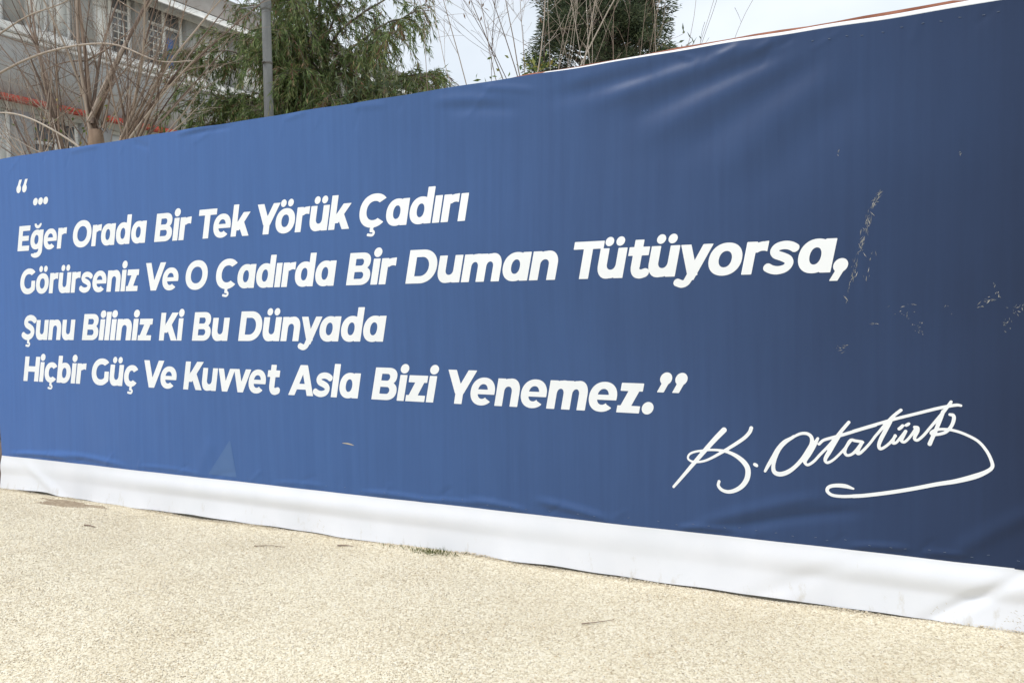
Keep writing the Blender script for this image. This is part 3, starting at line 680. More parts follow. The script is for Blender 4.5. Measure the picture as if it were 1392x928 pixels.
for mk_ in [([(-.296, 2.142), (-.33, 2.076)], 26, .006, .012, .045), ([(-.34, 2.05), (-.355, 1.983), (-.393, 1.847)], 55, .008, .012, .05), ([(-.393, 1.847), (-.432, 1.704)], 26, .007, .01, .04),
                      ([(-.432, 1.704), (-.458, 1.6)], 6, .004, .02, .04), ([(-.34, 1.85), (-.36, 1.70)], 12, .012, .008, .03),
([(.15, 1.57), (.22, 1.61)], 14, .008, .01, .03), ([(.302, 1.545)], 16, .02, .006, .022), ([(.26, 1.48)], 10, .014, .006, .02), ([(.215, 1.68), (.225, 1.6)], 7, .006, .01, .03),
([(-.113, 1.453)], 14, .016, .006, .018), ([(-.186, 1.548)], 12, .022, .006, .025), ([(-.15, 1.58), (-.13, 1.57)], 4, .004, .01, .02), ([(-.36, 1.485), (-.30, 1.48)], 6, .006, .01, .03),
                      ([(-.5, 1.355), (-.44, 1.37)], 12, .008, .008, .03), ([(-.49, 2.38), (-.50, 2.34)], 5, .004, .008, .02), ([(.057, 2.307)], 5, .006, .006, .014), ([(.0, 1.56)], 4, .02, .006, .015),
([(-3.75, .662), (-3.67, .652)], 5, .0015, .01, .03)]:
    scuffs('scuff_mark', [mk_])
def smear():
    n = 12; t = np.linspace(0, 1, n); u = -3.765 + .105 * t; h = .660 + .004 * np.sin(np.pi * t) - .010 * t; k = .0045 * np.sin(np.pi * np.clip(t * .95 + .04, 0, 1)) ** .7
    V = np.concatenate([printed(u, h - k, .001), printed(u, h + k, .001)]); i = np.arange(n - 1)
    link('scuff_mark', np_mesh('scuff_mark', V, np.stack([i, i + 1, i + n + 1, i + n], 1)), M['mud'], root)
smear()
o = scuffs('mud_splash', [([(-.0, .06)], 12, .03, .01, .03), ([(.28, .08), (.34, .05)], 40, .025, .006, .02), ([(-3.95, .1), (-3.9, .03)], 8, .01, .01, .02)], 'mud')
for p in o.data.vertices: p.co.y -= .05

# faint reflected light, painted as a paler blue patch low on the left
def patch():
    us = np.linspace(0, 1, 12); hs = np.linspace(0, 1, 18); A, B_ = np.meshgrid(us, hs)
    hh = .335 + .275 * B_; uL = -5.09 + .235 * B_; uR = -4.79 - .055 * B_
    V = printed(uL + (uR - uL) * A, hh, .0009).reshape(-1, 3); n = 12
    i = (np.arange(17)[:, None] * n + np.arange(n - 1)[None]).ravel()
    link('painted_reflection', np_mesh('painted_reflection', V, np.stack([i, i + 1, i + n + 1, i + n], 1)), M['patch'], root, True)
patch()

# staples along the hems
stm = MB(); stm.box(-.006, .006, -.0008, .0008, -.0007, .0007); proto = stm.build('staple', M['staple'], root)
spots = []
for u in np.arange(-1.45, 1.9, .092):
    spots.append((u + rng.uniform(-.02, .02), .352 + rng.uniform(-.012, .012)))
for u in np.arange(-3.9, -1.5, .16): spots.append((u + rng.uniform(-.04, .04), .345 + rng.uniform(-.01, .01)))
for u in np.arange(-.62, 1.9, .085): spots.append((u + rng.uniform(-.015, .015), 2.945 + rng.uniform(-.01, .008)))
for k, (u, h) in enumerate(spots):
    s = proto if k == 0 else proto.copy()
    if k: COL.objects.link(s)
    p = on_banner(u, h, .002); s.parent = root
    s.location = Vector(p) - Vector(root.location); s.rotation_euler = (0, rng.uniform(-.3, .3), 0)

# ------------------------------------------------------------------ steel hoarding that carries the banner
fr = empty('hoarding', (-3.2, .06, 0), label='rusty steel hoarding standing behind the blue banner', cat='hoarding')
for u in np.arange(-7.7, 2.95, 1.5):
    m = MB(); m.box(u - .03, u + .03, .075, .135, -.3, 2.985, .004); m.build('post', M['rust'], fr)
m = MB(); m.box(U0 + .1, U1 - .05, .060, .0735, .03, 2.96, .0); m.build('added_backing_sheet', M['sheet'], fr)  # unseen sheet behind the banner, added to keep the gap under the skirt dark
m = MB()
us = np.linspace(-7.78, .16, 60)
hh = 3.006 + .004 * np.sin(4.3 * us) + np.interp(us, [-7.8, -2.6, -2.3, -1.5, -.6, -.1, .06, .16], [-.02, -.018, .012, .022, .034, .044, .040, .015]) + .0025 * np.sin(13 * us)
for a, b, ha, hb in zip(us[:-1], us[1:], hh[:-1], hh[1:]):
    V = [(a, .02, ha - .04), (a, .055, ha - .04), (a, .055, ha), (a, .02, ha), (b, .02, hb - .04), (b, .055, hb - .04), (b, .055, hb), (b, .02, hb)]
    m.add(V, [(0, 4, 7, 3), (3, 7, 6, 2), (1, 2, 6, 5), (0, 1, 5, 4)])
m.build('top_rail', M['rust'], fr)

# rubble wall that ends behind the banner's left end
rw = empty('stone_wall', (-8.6, .2, 0), label='brown rubble stone wall meeting the left end of the banner', cat='wall')
m = MB(); m.box(-9.4, -7.70, .10, .38, -.2, 1.55, .01); m.build('core', M['mortar'], rw)
m = MB()
z = .0
while z < 1.45:
    hgt = rng.uniform(.14, .24); x = -9.4
    while x < -7.74:
        l = min(rng.uniform(.18, .36), -7.70 - x)
        if l > .05: m.box(x + .008, x + l - .008, .06, .12, z + .008, min(z + hgt, 1.54) - .008, .018)
        x += l
    z += hgt
m.build('rubble_face', M['stone'], rw)

# ------------------------------------------------------------------ school building behind, facade at right angles to the banner
XB = -12.826
bl = empty('school_building', (XB - 4, 7, 0), label='grey two storey building with white window bands and red canopies', cat='building')
UP = [(1.15, 2.05), (2.35, 3.41), (3.67, 4.54), (4.87, 5.71), (5.99, 6.84), (7.12, 7.97), (8.25, 9.10), (9.38, 10.23), (10.51, 11.36), (11.64, 12.49), (12.77, 13.62), (13.9, 14.75)]
LO = [(1.3, 2.2), (2.5, 3.44), (3.77, 4.6), (5.15, 5.75), (5.9, 6.5), (7.2, 8.0), (8.3, 9.1)]
YA, YB = -2.0, 16.1; UH = (6.10, 7.27); LH = (3.45, 4.78)
m = MB()
def band(y0, y1, z0, z1, d=.3): m.box(XB - d, XB, y0, y1, z0, z1)
band(YA, YB, -.5, LH[0]); band(YA, YB, LH[1], UH[0]); band(YA, YB, UH[1], 7.75)
for wins, (z0, z1) in ((UP, UH), (LO, LH)):
    y = YA
    for a, b in wins: band(y, a, z0, z1); y = b
    band(y, YB, z0, z1)
m.box(XB - 9, XB - .3, YA, YA + .3, -.5, 7.75); m.box(XB - 9, XB - .3, YB - .3, YB, -.5, 7.75); m.box(XB - 9, XB - 8.7, YA + .3, YB - .3, -.5, 7.75)
m.build('wall', M['grey_wall'], bl)
m = MB(); m.box(XB - 9.4, XB + .34, YA - .3, YB + .15, 7.25, 7.69, .02); rf = m.build('roof', M['roof'], bl)
m = MB(); m.box(XB + .001, XB + .36, YA - .3, YB + .16, 7.125, 7.247, .01); m.build('eave_band', M['white_paint'], bl)
m = MB(); m.box(XB + .001, XB + .10, YA, YB + .02, 5.935, 6.085, .015); m.box(XB + .001, XB + .06, YA, YB + .02, 5.86, 5.932, .008); m.build('sill_band', M['white_paint'], bl)
for a, b in ((-.5, 4.64), (5.0, 6.62), (7.0, 9.3)):
    m = MB(); m.box(XB + .002, XB + .13, a, b, 4.882, 4.972, .012); m.build('canopy', M['red'], bl)
def window(a, b, z0, z1, kind):
    x = XB - .10; f = MB(); t = .07
    f.box(x - .05, x, a + .002, a + t, z0 + .002, z1 - .002, .006); f.box(x - .05, x, b - t, b - .002, z0 + .002, z1 - .002, .006)
    f.box(x - .05, x, a + t, b - t, z0 + .002, z0 + t, .006); f.box(x - .05, x, a + t, b - t, z1 - t, z1 - .002, .006)
    mid = (a + b) / 2
    f.box(x - .05, x - .002, mid - .04, mid + .04, z0 + t, z1 - t, .006)
    zt = z0 + (z1 - z0) * .68
    f.box(x - .05, x - .004, a + t, mid - .04, zt - .03, zt + .03, .006); f.box(x - .05, x - .004, mid + .04, b - t, zt - .03, zt + .03, .006)
    fo = f.build('window', M['white_paint'], bl)
    for k, (p, q) in enumerate(((a + t, mid - .04), (mid + .04, b - t))):
        g_ = MB(); g_.box(x - .035, x - .025, p, q, z0 + t, z1 - t)
        if kind[k] == 'b':
            bp_ = MB(); bp_.box(x - .0245, x - .018, p, p + (q - p) * .55, z0 + t, z0 + .62); bo = bp_.build('blue_board', M['blue_panel']); bo.parent = fo; bo.location = (0, 0, 0)
        mat = M['curtain'] if kind[k] in 'cC' else M['dark_glass']
        if kind[k] == 'b': mat = M['dark_glass']
        pane = g_.build('pane', mat); pane.parent = fo; pane.location = (0, 0, 0)
        if kind[k] in 'gG':
            r_ = MB(); n = 6
            for i_ in range(1, n): zz = z0 + t + (zt - z0 - t) * i_ / n; r_.box(x - .024, x - .010, p, q, zz - .009, zz + .009)
            for i_ in range(1, 3): yy = p + (q - p) * i_ / 3; r_.box(x - .0095, x - .0015, yy - .006, yy + .006, z0 + t, zt - .03)
            gr = r_.build('grille', M['white_paint']); gr.parent = fo; gr.location = (0, 0, 0)
kinds = ['cc', 'cc', 'cc', 'cg', 'gb', 'cc', 'cc', 'dc', 'cc', 'cd', 'cc', 'cc']
for (a, b), k in zip(UP, kinds): window(a, b, *UH, k)
for (a, b), k in zip(LO, ['cc', 'dc', 'gd', 'cc', 'cd', 'cc', 'cc']): window(a, b, *LH, k)

# ------------------------------------------------------------------ vegetation
def shoot_path(p, d, l, curve=.25, grav=.0, n=9, wob=.02):
    p = np.array(p, float); d = np.array(d, float); d /= np.linalg.norm(d); side = rng.normal(0, 1, 3); side -= d * (side @ d); side /= np.linalg.norm(side)
    t = np.linspace(0, 1, n)[:, None]
    P = p + d * t * l + side * (curve * l * t ** 2) * .5 + np.array([0, 0, -grav * l]) * t ** 2
    P[1:] += rng.normal(0, wob * l / n * 2, (n - 1, 3)).cumsum(0) * .6
    return P
def grow(mb, p, d, l, r, twig=4, depth=1, curve=.25, grav=0., spread=.6, k=5):
    P = shoot_path(p, d, l, curve, grav); R = np.linspace(r, max(r * .18, .0014), len(P))
    mb.tube(P, R, k, False)
    if depth > 0:
        for _ in range(twig):
            i_ = rng.integers(2, len(P) - 1); dd = P[i_] - P[i_ - 1]; dd /= np.linalg.norm(dd)
            nd = dd + rng.normal(0, spread, 3); nd[2] = abs(nd[2]) * .8 + .1
            grow(mb, P[i_], nd, l * rng.uniform(.18, .42), R[i_] * .5, max(1, twig // 2), depth - 1, curve, grav, spread, 4)
    return P
def blades(P, D, Lg, Wd, tilt=None):
    """thin pointed leaves: P base, D direction, per-leaf length and width"""
    n = len(P); D = D / (np.linalg.norm(D, axis=1)[:, None] + 1e-9)
    A = rng.normal(0, 1, (n, 3)); A -= D * (A * D).sum(1)[:, None]; A /= np.linalg.norm(A, axis=1)[:, None]
    N = np.cross(D, A)
    Lg = np.broadcast_to(Lg, (n,))[:, None]; Wd = np.broadcast_to(Wd, (n,))[:, None]
    mid = P + D * Lg * .45 + N * Lg * .06
    V = np.stack([P, mid + A * Wd / 2, P + D * Lg, mid - A * Wd / 2], 1)
    return V
def leaf_obj(name, Vl, mat, parent):
    V = np.concatenate(Vl).reshape(-1, 3); F = np.arange(len(V)).reshape(-1, 4)
    return link(name, np_mesh(name, V, F), mat, parent)

# pollarded bare tree behind the banner's left half
t1 = empty('bare_tree', (-9.0, 2.0, 0), label='bare pollarded tree with brown upright shoots in front of the grey building', cat='tree')
m = MB()
m.tube(shoot_path((-9.0, 2.05, -.1), (0, 0, 1), 3.2, .05), np.linspace(.16, .13, 9), 10)
for (x, y, zz, r) in ((-8.98, 2.0, 3.78, .085), (-8.45, 2.0, 3.64, .07), (-9.62, 2.05, 3.55, .075), (-9.25, 2.15, 3.6, .06), (-8.2, 1.95, 3.5, .05)):
    A = np.array((-9.0, 2.05, 2.7)); Bp = np.array((x, y, zz)); t = np.linspace(0, 1, 8)[:, None]
    P = A + (Bp - A) * t + np.array([0, 0, -.15]) * np.sin(np.pi * t); m.tube(P, np.concatenate([np.linspace(.10, r * .8, 6), [r * 1.15, r * .9]]), 8)
m.build('trunk', M['bark_tan'], t1, True)
m = MB()
def fan(c, n, dx, dl, r, ydir=.15, twig=4, depth=2, jit=.06, curve=.22):
    for _ in range(n):
        a = rng.normal(dx[0], dx[1]); l = rng.uniform(*dl)
        grow(m, np.array(c) + rng.normal(0, jit, 3) * (1, .7, .5), (a, rng.normal(0, ydir), 1), l, rng.uniform(*r), twig, depth, curve)
fan((-8.98, 2.0, 3.80), 6, (-.06, .26), (2.2, 3.4), (.018, .033), curve=.4)
fan((-8.98, 2.0, 3.80), 5, (-.1, .4), (1.5, 2.8), (.008, .016), curve=.5)
fan((-8.45, 2.0, 3.62), 10, (.42, .34), (1.2, 2.9), (.009, .028), curve=.4)
fan((-9.62, 2.05, 3.55), 8, (-.35, .35), (1.6, 3.2), (.010, .036), curve=.45)
fan((-9.2, 2.1, 3.6), 4, (-.5, .5), (1.2, 2.8), (.008, .018))
fan((-8.2, 1.95, 3.5), 5, (.95, .35), (.9, 2.2), (.007, .015))
fan((-10.2, 2.2, 3.3), 6, (-.2, .6), (1.2, 2.6), (.006, .014))
fan((-9.5, 1.7, 3.2), 9, (-.5, .8), (.9, 2.0), (.004, .010), depth=1)
for c_, n_, dx_ in (((-8.98, 2.0, 3.75), 10, (-.1, .55)), ((-8.45, 2.0, 3.6), 12, (.5, .5)), ((-9.62, 2.05, 3.5), 12, (-.45, .5)), ((-10.3, 2.1, 3.4), 8, (-.1, .6)), ((-8.15, 1.9, 3.5), 8, (1.0, .5))):
    fan(c_, n_, dx_, (1.1, 2.6), (.003, .0075), .25, 6, 2, .09, .6)
m.build('shoots', M['shoots'], t1)
m = MB()
m.tube(spline([(-11.2, 1.8, 4.42), (-10.2, 1.75, 4.62), (-9.3, 1.75, 4.70), (-8.4, 1.8, 4.64), (-7.7, 1.85, 4.36), (-7.2, 1.9, 4.30)], 6), np.linspace(.006, .017, 31)[::-1], 5)
m.tube(spline([(-10.6, 1.75, 5.0), (-9.9, 1.8, 5.2), (-9.2, 1.85, 5.28), (-8.8, 1.9, 5.5)], 6), np.linspace(.012, .004, 19), 5)
m.tube(spline([(-10.9, 1.6, 4.1), (-9.9, 1.6, 4.0), (-9.2, 1.7, 3.7), (-8.7, 1.9, 3.3)], 6), np.linspace(.008, .014, 19), 5)
for _ in range(16): grow(m, (rng.uniform(-10.5, -8.2), rng.uniform(1.6, 2.2), rng.uniform(3.3, 3.9)), (rng.normal(-.2, .9), rng.normal(0, .2), rng.uniform(.2, 1)), rng.uniform(.8, 1.9), rng.uniform(.004, .009), 4, 1)
for c, dd, ll, rr in (((-8.3, 1.9, 3.55), (1.25, 0, 1), 1.5, .016), ((-8.1, 1.9, 3.5), (1.5, 0, 1), 1.3, .013), ((-8.4, 1.9, 3.6), (.9, 0, 1), 1.9, .018), ((-7.9, 1.9, 3.45), (1.9, 0, .7), 1.1, .009), ((-7.8, 1.9, 3.5), (1.6, .1, 1.0), 1.2, .010)):
    grow(m, c, dd, ll, rr, 4, 2, .3)
m.build('pale_branches', M['pale_twigs'], t1)
n = 55; P = np.stack([rng.normal(-9.3, .5, n), rng.normal(1.9, .15, n), rng.normal(3.85, .22, n)], 1)
leaf_obj('withered_leaves', [blades(P, rng.normal(0, 1, (n, 3)), .05, .028)], M['leaf'], t1)['kind'] = 'stuff'

# grey lamp post
lp = empty('lamp_post', (-7.66, 3.5, 0), label='grey metal lamp post rising among the feathery branches', cat='lamp post')
m = MB(); z_ = np.linspace(-.2, 8.2, 24); m.tube(np.stack([np.full(24, -7.66), np.full(24, 3.5), z_], 1), np.interp(z_, [0, 8.2], [.066, .052]), 14); m.build('pole', M['pole'], lp, True)
m = MB(); m.tube([(-8.0, 3.43, 5.46), (-7.68, 3.50, 5.46)], .012, 8); m.tube([(-7.71, 3.5, 5.30), (-7.93, 3.44, 5.455)], .008, 6); m.build('bracket', M['pole'], lp)
m = MB(); m.tube(np.stack([np.full(4, -7.66), np.full(4, 3.5), [5.40, 5.42, 5.50, 5.52]], 1), [.064, .068, .068, .064], 14); m.build('clamp', M['pole'], lp)
m = MB(); m.tube(np.stack([np.full(4, -7.66), np.full(4, 3.5), [4.72, 4.722, 4.748, 4.75]], 1), [.060, .064, .064, .060], 14); m.box(-7.675, -7.645, 3.415, 3.44, 4.725, 4.745); m.build('band', M['sheet'], lp)
m = MB(); m.tube(spline([(-7.66, 3.5, 8.15), (-7.63, 3.3, 8.5), (-7.58, 2.8, 8.7), (-7.48, 2.2, 8.72)], 6), .028, 8); m.build('arm', M['pole'], lp, True)
m = MB(); m.tube([(-7.50, 2.25, 8.70), (-7.48, 2.15, 8.70), (-7.44, 1.9, 8.68), (-7.40, 1.62, 8.66), (-7.39, 1.55, 8.66)], [.05, .09, .11, .08, .03], 10); m.build('lamp_head', M['pole'], lp, True)

# feathery evergreen with drooping sprays
t2 = empty('evergreen_tree', (-7.75, 5.0, 0), label='feathery green tree with drooping sprays and brown pods beside the lamp post', cat='tree')
tr = MB(); br = MB()
base = np.array((-7.55, 5.0, -.1)); top = np.array((-8.0, 4.95, 5.6))
P = base + (top - base) * np.linspace(0, 1, 12)[:, None] + np.array([.10, 0, 0]) * np.sin(np.linspace(0, 3.14, 12))[:, None]
tr.tube(P, np.linspace(.12, .04, 12), 9); tr.build('trunk', M['bark_grey'], t2, True)
LV = []; PV = []
def spray(p, d, l, leaves, brown):
    """a hanging branchlet with paired narrow leaves"""
    n = 8; t = np.linspace(0, 1, n)[:, None]; d = d / np.linalg.norm(d)
    P = p + d * l * t * (1 - .35 * t) + np.array([0, 0, -1.0]) * l * .75 * t ** 2
    br.tube(P, np.linspace(.005, .0015, n), 3, False)
    k = leaves; tt = rng.uniform(.1, 1, k) * (n - 1); i_ = np.minimum(tt.astype(int), n - 2); f_ = (tt - i_)[:, None]
    B0 = P[i_] + (P[i_ + 1] - P[i_]) * f_; T = P[i_ + 1] - P[i_]; T /= np.linalg.norm(T, axis=1)[:, None]
    D = T * .8 + rng.normal(0, .42, (k, 3)) + np.array([0, 0, -.35])
    b = blades(B0, D, rng.uniform(.06, .14, k), rng.uniform(.008, .016, k))
    br_mask = rng.uniform(0, 1, k) < brown
    LV.append(b[~br_mask])
    if br_mask.any(): PV.append(b[br_mask])
limbs = []
def limb(p, d, l, r, droop=.25, sprays=22, brown=.12):
    n = 10; t = np.linspace(0, 1, n)[:, None]; d = np.array(d, float); d /= np.linalg.norm(d)
    P = np.array(p) + d * l * t + np.array([0, 0, -droop * l]) * t ** 2 + np.cumsum(rng.normal(0, .012 * l, (n, 3)), 0)
    br.tube(P, np.linspace(r, .006, n), 6, False)
    for _ in range(sprays):
        i_ = rng.integers(2, n); q = P[i_] + (P[i_ - 1] - P[i_]) * rng.uniform(0, 1)
        dd = d * .5 + rng.normal(0, .75, 3); dd[2] = dd[2] * .5 + .15
        bb = brown * rng.choice([0, 0, .5, 1, 3])
        spray(q, dd, rng.uniform(.35, .85), rng.integers(34, 60), min(bb, .9))
    return P
trunk_at = lambda z: base + (top - base) * np.clip((z + .1) / 5.7, 0, 1)
for z0, dx, dy, dz, l in [(4.2, -1, -.2, .35, 2.5), (4.5, -1, .1, .45, 2.6), (4.8, -1, -.3, .55, 2.4), (3.9, -1, -.1, .45, 2.2), (4.6, -1, -.5, .2, 1.9), (5.0, -.9, .2, .8, 2.2),
                          (4.0, 1, -.2, .30, 1.7), (4.3, 1, .1, .45, 1.9), (4.7, 1, -.3, .55, 2.0), (5.0, 1, .0, .7, 2.1), (3.8, .8, -.5, .5, 1.5), (4.4, 1, .4, .6, 1.9), (5.2, 1, .1, .9, 2.2),
                          (4.2, .3, -1, .7, 1.4), (4.6, -.2, -1, .6, 1.4), (4.9, .2, 1, .9, 1.5), (5.2, -.2, -.4, 1.2, 1.7), (5.4, .4, .2, 1.4, 1.8), (5.5, -.6, .1, 1.1, 1.9), (5.6, .1, -.1, 1, 1.8), (5.3, -1, -.3, .5, 2.0), (5.5, -1, .1, .7, 2.1),
                          (3.9, .2, -.9, .45, 1.3), (3.8, -.5, -.8, .5, 1.4), (4.1, .6, -.7, .5, 1.5), (4.0, -.2, .3, .6, 1.0), (4.2, .5, .2, .6, 1.0),
    (3.7, .1, -1, .35, 1.1), (4.1, -.3, -1, .5, 1.3), (4.5, .3, -1, .5, 1.3), (4.9, 0, -1, .5, 1.3), (5.3, .2, -1, .6, 1.2), (3.7, -.9, -.6, .5, 1.9), (3.9, .9, -.6, .35, 1.6), (3.6, -.5, .3, .6, 1.3), (3.7, 1, .2, .5, 1.8), (3.6, .5, .5, .5, 1.3), (3.8, -1, -.45, .45, 2.4), (4.2, -1, -.55, .6, 2.6), (4.7, -1, -.5, .7, 2.6), (4.4, -1, -.35, .25, 2.7), (4.0, .35, -1, .3, .9), (4.4, 0, -1, .3, .9), (4.8, -.1, -1, .3, .9), (5.2, .1, -1, .3, .9), (4.3, -.9, .5, .4, 2.2), (4.7, -.8, .6, .6, 2.2)]:
    limb(trunk_at(z0), (dx, dy, dz), l, .020, .24, 54, .16)
br.build('branches', M['bark_grey'], t2)
leaf_obj('crown', LV, M['feather'], t2); leaf_obj('pods', PV, M['pods'], t2)

# conifer far behind
t3 = empty('conifer', (-7.95, 16.0, 0), label='dark green conifer standing beyond the top edge of the banner', cat='tree')
m = MB(); m.tube(np.stack([np.full(12, -7.95), np.full(12, 16.0), np.linspace(-.2, 13, 12)], 1), np.linspace(.24, .04, 12), 9); m.build('trunk', M['bark_grey'], t3, True)
CV = []; m = MB()
for k in range(470):
    z = rng.uniform(6.3, 9.9) if rng.uniform() < .8 else rng.uniform(9.9, 12.8); rmax = np.interp(z, [5, 7.2, 9, 11, 13], [2.05, 2.2, 1.9, 1.3, .25]); a = rng.uniform(0, 2 * np.pi)
    rad = rmax * .93 * math.sqrt(rng.uniform(.08, 1)) * rng.uniform(.8, 1.06)
    c = np.array((-7.95 + rad * math.cos(a), 16 + rad * math.sin(a), z))
    if abs((c[0] + 8.65) - .02) < .22 and 7.1 < z < 8.5 and rng.uniform() < .8: continue
    sz = rng.uniform(.18, .42); n = int(330 * (sz / .4) ** 2)
    o3 = rng.normal(0, 1, (n, 3)); o3 /= np.linalg.norm(o3, axis=1)[:, None]; o3 *= (rng.uniform(0, 1, n) ** .5)[:, None] * np.array((sz, sz, sz * .75))
    o3[:, 2] -= .25 * (o3[:, 0] * math.cos(a) + o3[:, 1] * math.sin(a))
    outw = np.array((math.cos(a), math.sin(a), .1))
    CV.append(blades(c + o3, o3 / sz * .6 + outw * .8 + rng.normal(0, .35, (n, 3)), rng.uniform(.07, .14, n), rng.uniform(.02, .034, n)))
    A = np.array((-7.95, 16, z - .5)); m.tube(A + (c - A) * np.linspace(0, 1, 6)[:, None] + np.array((0, 0, -.15)) * np.sin(np.linspace(0, 3.14, 6))[:, None], np.linspace(.035, .01, 6), 4, False)
m.build('branches', M['bark_grey'], t3)
leaf_obj('crown', CV, M['cypress'], t3)

# whippy bare shrubs behind the middle of the banner
def whip_shrub(loc, label, stems, mat, leaves=0, lc=None, seeds=0, twigs=9, depth=2):
    r_ = empty('bare_shrub', (loc[0], loc[1], 0), label=label, cat='shrub', group='bare shrubs behind the banner')
    b_ = MB(); tips = []
    for (x, z, dx, l, r) in stems:
        y = loc[1] + rng.uniform(-.25, .25)
        P = grow(b_, (x, y, z), (dx, rng.normal(0, .08), 1), l, r * .52, twigs, depth, .34, 0, .5)
        tips.append(P)
    for _ in range(4): b_.tube([(loc[0], loc[1], -.1), (loc[0] + rng.normal(0, .3), loc[1], 1.6), (loc[0] + rng.normal(0, .6), loc[1], 3.1)], [.035, .025, .012], 6)
    b_.build('stems', mat, r_)
    lv = []
    if leaves:
        for cx, cz, s_ in lc:
            P = np.stack([rng.normal(cx, s_, leaves), rng.normal(loc[1], .12, leaves), rng.normal(cz, s_ * .8, leaves)], 1)
            lv.append(blades(P, rng.normal(0, 1, (leaves, 3)) + (0, 0, .4), rng.uniform(.04, .09, leaves), .022))
        leaf_obj('leaves', lv, M['leaf'], r_)
    if seeds:
        sv = []
        for P in tips:
            k = seeds; i_ = rng.integers(len(P) // 2, len(P), k)
            sv.append(blades(P[i_] + rng.normal(0, .04, (k, 3)), rng.normal(0, .4, (k, 3)) + (0, 0, -1), rng.uniform(.03, .07, k), .016))
        leaf_obj('seed_pods', sv, M['pods'], r_)['kind'] = 'stuff'
    return r_
BASE3 = 3.3
whip_shrub((-3.4, 1.6), 'thin bare shrub of pale whips against open sky left of the conifer',
           [(-3.98, BASE3, -.10, 1.6, .006), (-3.72, BASE3, -.16, 2.1, .010), (-3.66, BASE3, -.30, 1.5, .006), (-3.42, BASE3, -.28, 2.0, .008), (-3.30, BASE3, -.33, 2.2, .010), (-3.22, BASE3, -.40, 1.9, .008), (-3.12, BASE3, -.16, 2.1, .010), (-3.06, BASE3, -.26, 2.0, .009), (-3.0, BASE3, -.02, 1.6, .006), (-2.98, BASE3, .08, 1.4, .005), (-3.5, BASE3, .05, 1.3, .005)],
           M['shoots'], 16, [(-3.03, 3.56, .05), (-3.35, 3.5, .06)], 5)
whip_shrub((-2.7, 1.5), 'dense bare shrub of upright tan stems in front of the conifer',
           [(-2.98 + .036 * k + rng.uniform(-.03, .03), BASE3, rng.normal(.10, .26), rng.uniform(1.0, 1.9), rng.choice([.004, .005, .006, .009, .012])) for k in range(0, 18)][::-1][:14],
           M['pale_twigs'], 22, [(-2.93, 3.5, .05), (-2.85, 3.52, .04)], twigs=5)
whip_shrub((-2.1, 1.5), 'tan bare shrub with stems slanting right over the end of the conifer',
           [(-2.3 + .07 * k + rng.uniform(-.03, .03), BASE3, rng.normal(.22, .12), rng.uniform(.6, 1.1), rng.choice([.004, .005, .007, .010])) for k in range(6)], M['shoots'], twigs=5)
whip_shrub((-1.55, 1.4), 'few thin bare twigs poking above the banner far right of the conifer',
           [(-1.72, BASE3, .38, .62, .0035), (-1.66, BASE3, .34, .52, .003), (-1.60, BASE3, .42, .5, .003), (-1.38, BASE3, .3, .55, .003)], M['shoots'], twigs=1, depth=1)
def leafy(loc, c, s_, n, mat, label):
    r_ = empty('leafy_shrub', (loc[0], loc[1], 0), label=label, cat='shrub', group='leafy shrubs behind the banner'); b_ = MB(); lv = []
    for _ in range(9):
        e = np.array(c) + rng.normal(0, 1, 3) * s_ * .8; A = np.array((loc[0], loc[1], -.1)); t = np.linspace(0, 1, 8)[:, None]
        P = A + (e - A) * t + rng.normal(0, .02, (8, 3)); b_.tube(P, np.linspace(.02, .003, 8), 4, False)
        k = n // 9; q = e + rng.normal(0, .09, (k, 3)) * (1, 1, 1.2); lv.append(blades(q, rng.normal(0, .6, (k, 3)) + (0, 0, .5), rng.uniform(.06, .12, k), rng.uniform(.016, .03, k)))
    b_.build('stems', M['shoots'], r_); leaf_obj('leaves', lv, mat, r_)
leafy((-5.15, 2.2), (-5.1, 2.2, 3.72), np.array((.28, .1, .12)), 260, M['dark_leaf'], 'low leafy green shrub peeping over the banner right of the feathery tree')
leafy((-2.75, 4.6), (-2.68, 4.6, 4.32), np.array((.16, .1, .10)), 150, M['dark_leaf'], 'tiny dark leafy shrub tip peeping over the banner right of the conifer')

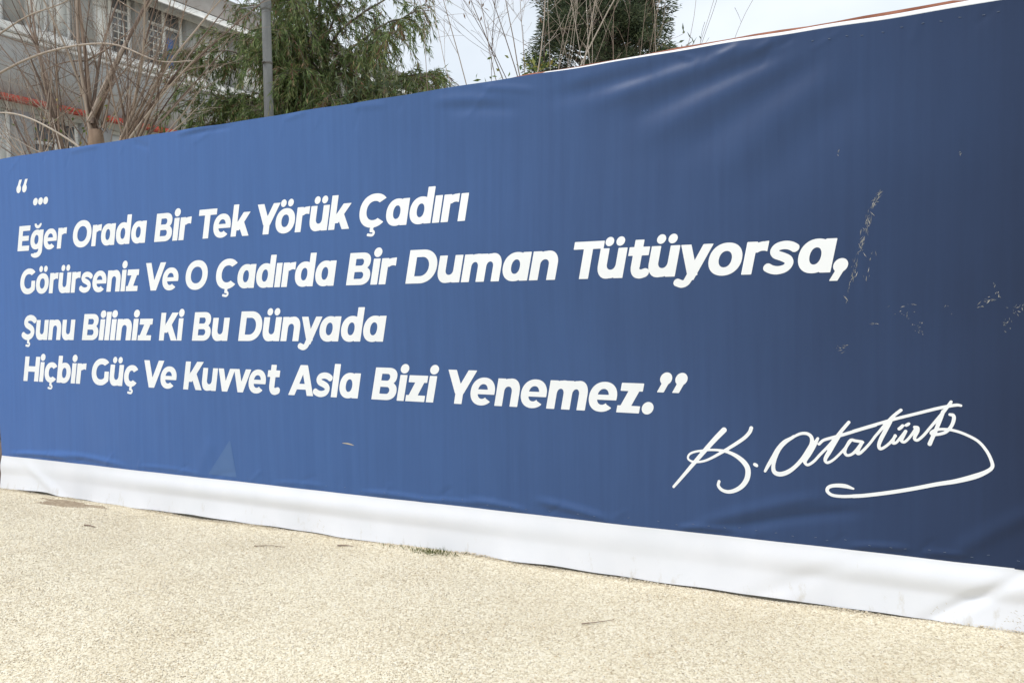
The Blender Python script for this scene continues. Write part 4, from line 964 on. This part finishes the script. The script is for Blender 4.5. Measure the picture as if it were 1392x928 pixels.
# ------------------------------------------------------------------ small things on the ground
def tuft(x, y, n, sp, lh, label):
    r_ = empty('grass_tuft', (x, y, 0), label=label, cat='grass tuft')
    P = np.stack([rng.normal(x, sp, n), rng.normal(y, sp * .25, n), np.full(n, .0)], 1); P[:, 2] = gz(P[:, 0], P[:, 1])
    leaf_obj('blades', [blades(P, rng.normal(0, .55, (n, 3)) + (0, 0, 1), rng.uniform(lh * .4, lh, n), .005)], M['grass'], r_)
tuft(-2.95, -.12, 150, .09, .055, 'small green grass tuft at the foot of the white skirt')
tuft(-3.3, -.10, 22, .08, .03, 'sparse dry grass sprig beside the green tuft at the skirt')
def twig(pts, r, label):
    b_ = MB(); P = spline([(x, y, float(gz(np.array(x), np.array(y))) + .009) for x, y in pts], 5); b_.tube(P, np.linspace(r, r * .4, len(P)), 5)
    tag(b_.build('twig', M['shoots']), label, 'twig', 'twigs lying on the gravel')
twig([(-1.62, -.80), (-1.56, -.75), (-1.49, -.68)], .0035, 'short dark twig on open gravel below the signature')
twig([(-5.75, -.60), (-5.70, -.59), (-5.63, -.60)], .007, 'dark twig on gravel near the left end of the banner')
twig([(-4.15, -.48), (-4.05, -.42), (-3.95, -.40)], .0035, 'thin greenish twig lying just left of the grass tuft')
twig([(-3.65, -.22), (-3.60, -.20), (-3.53, -.20)], .006, 'dark bent twig close under the skirt left of the grass tuft')
# bare soil along the foot of the skirt at the left
n = 48; th = np.linspace(0, 2 * np.pi, n, endpoint=False)
rr = 1 + .18 * np.sin(3 * th + 1) + .12 * np.sin(5 * th) + .1 * np.sin(9 * th + 2)
V = [(-6.55, -.17, .010)]
for f_, z in ((.5, .003), (1.0, -.006)):
    xx = -6.55 + .62 * rr * f_ * np.cos(th); yy = -.17 + .13 * rr * f_ * np.sin(th)
    V += [(a, b, float(gz(np.array(a), np.array(b))) + z) for a, b in zip(xx, yy)]
V[0] = (-6.55, -.17, float(gz(np.array(-6.55), np.array(-.17))) + .004)
tri = [(0, 1 + k, 1 + (k + 1) % n) for k in range(n)]
qd = [(1 + k, 1 + n + k, 1 + n + (k + 1) % n, 1 + (k + 1) % n) for k in range(n)]
s_ = link('soil', np_mesh('soil', np.array(V), [np.array(tri), np.array(qd)]), M['soil'], smooth=True); s_['kind'] = 'structure'
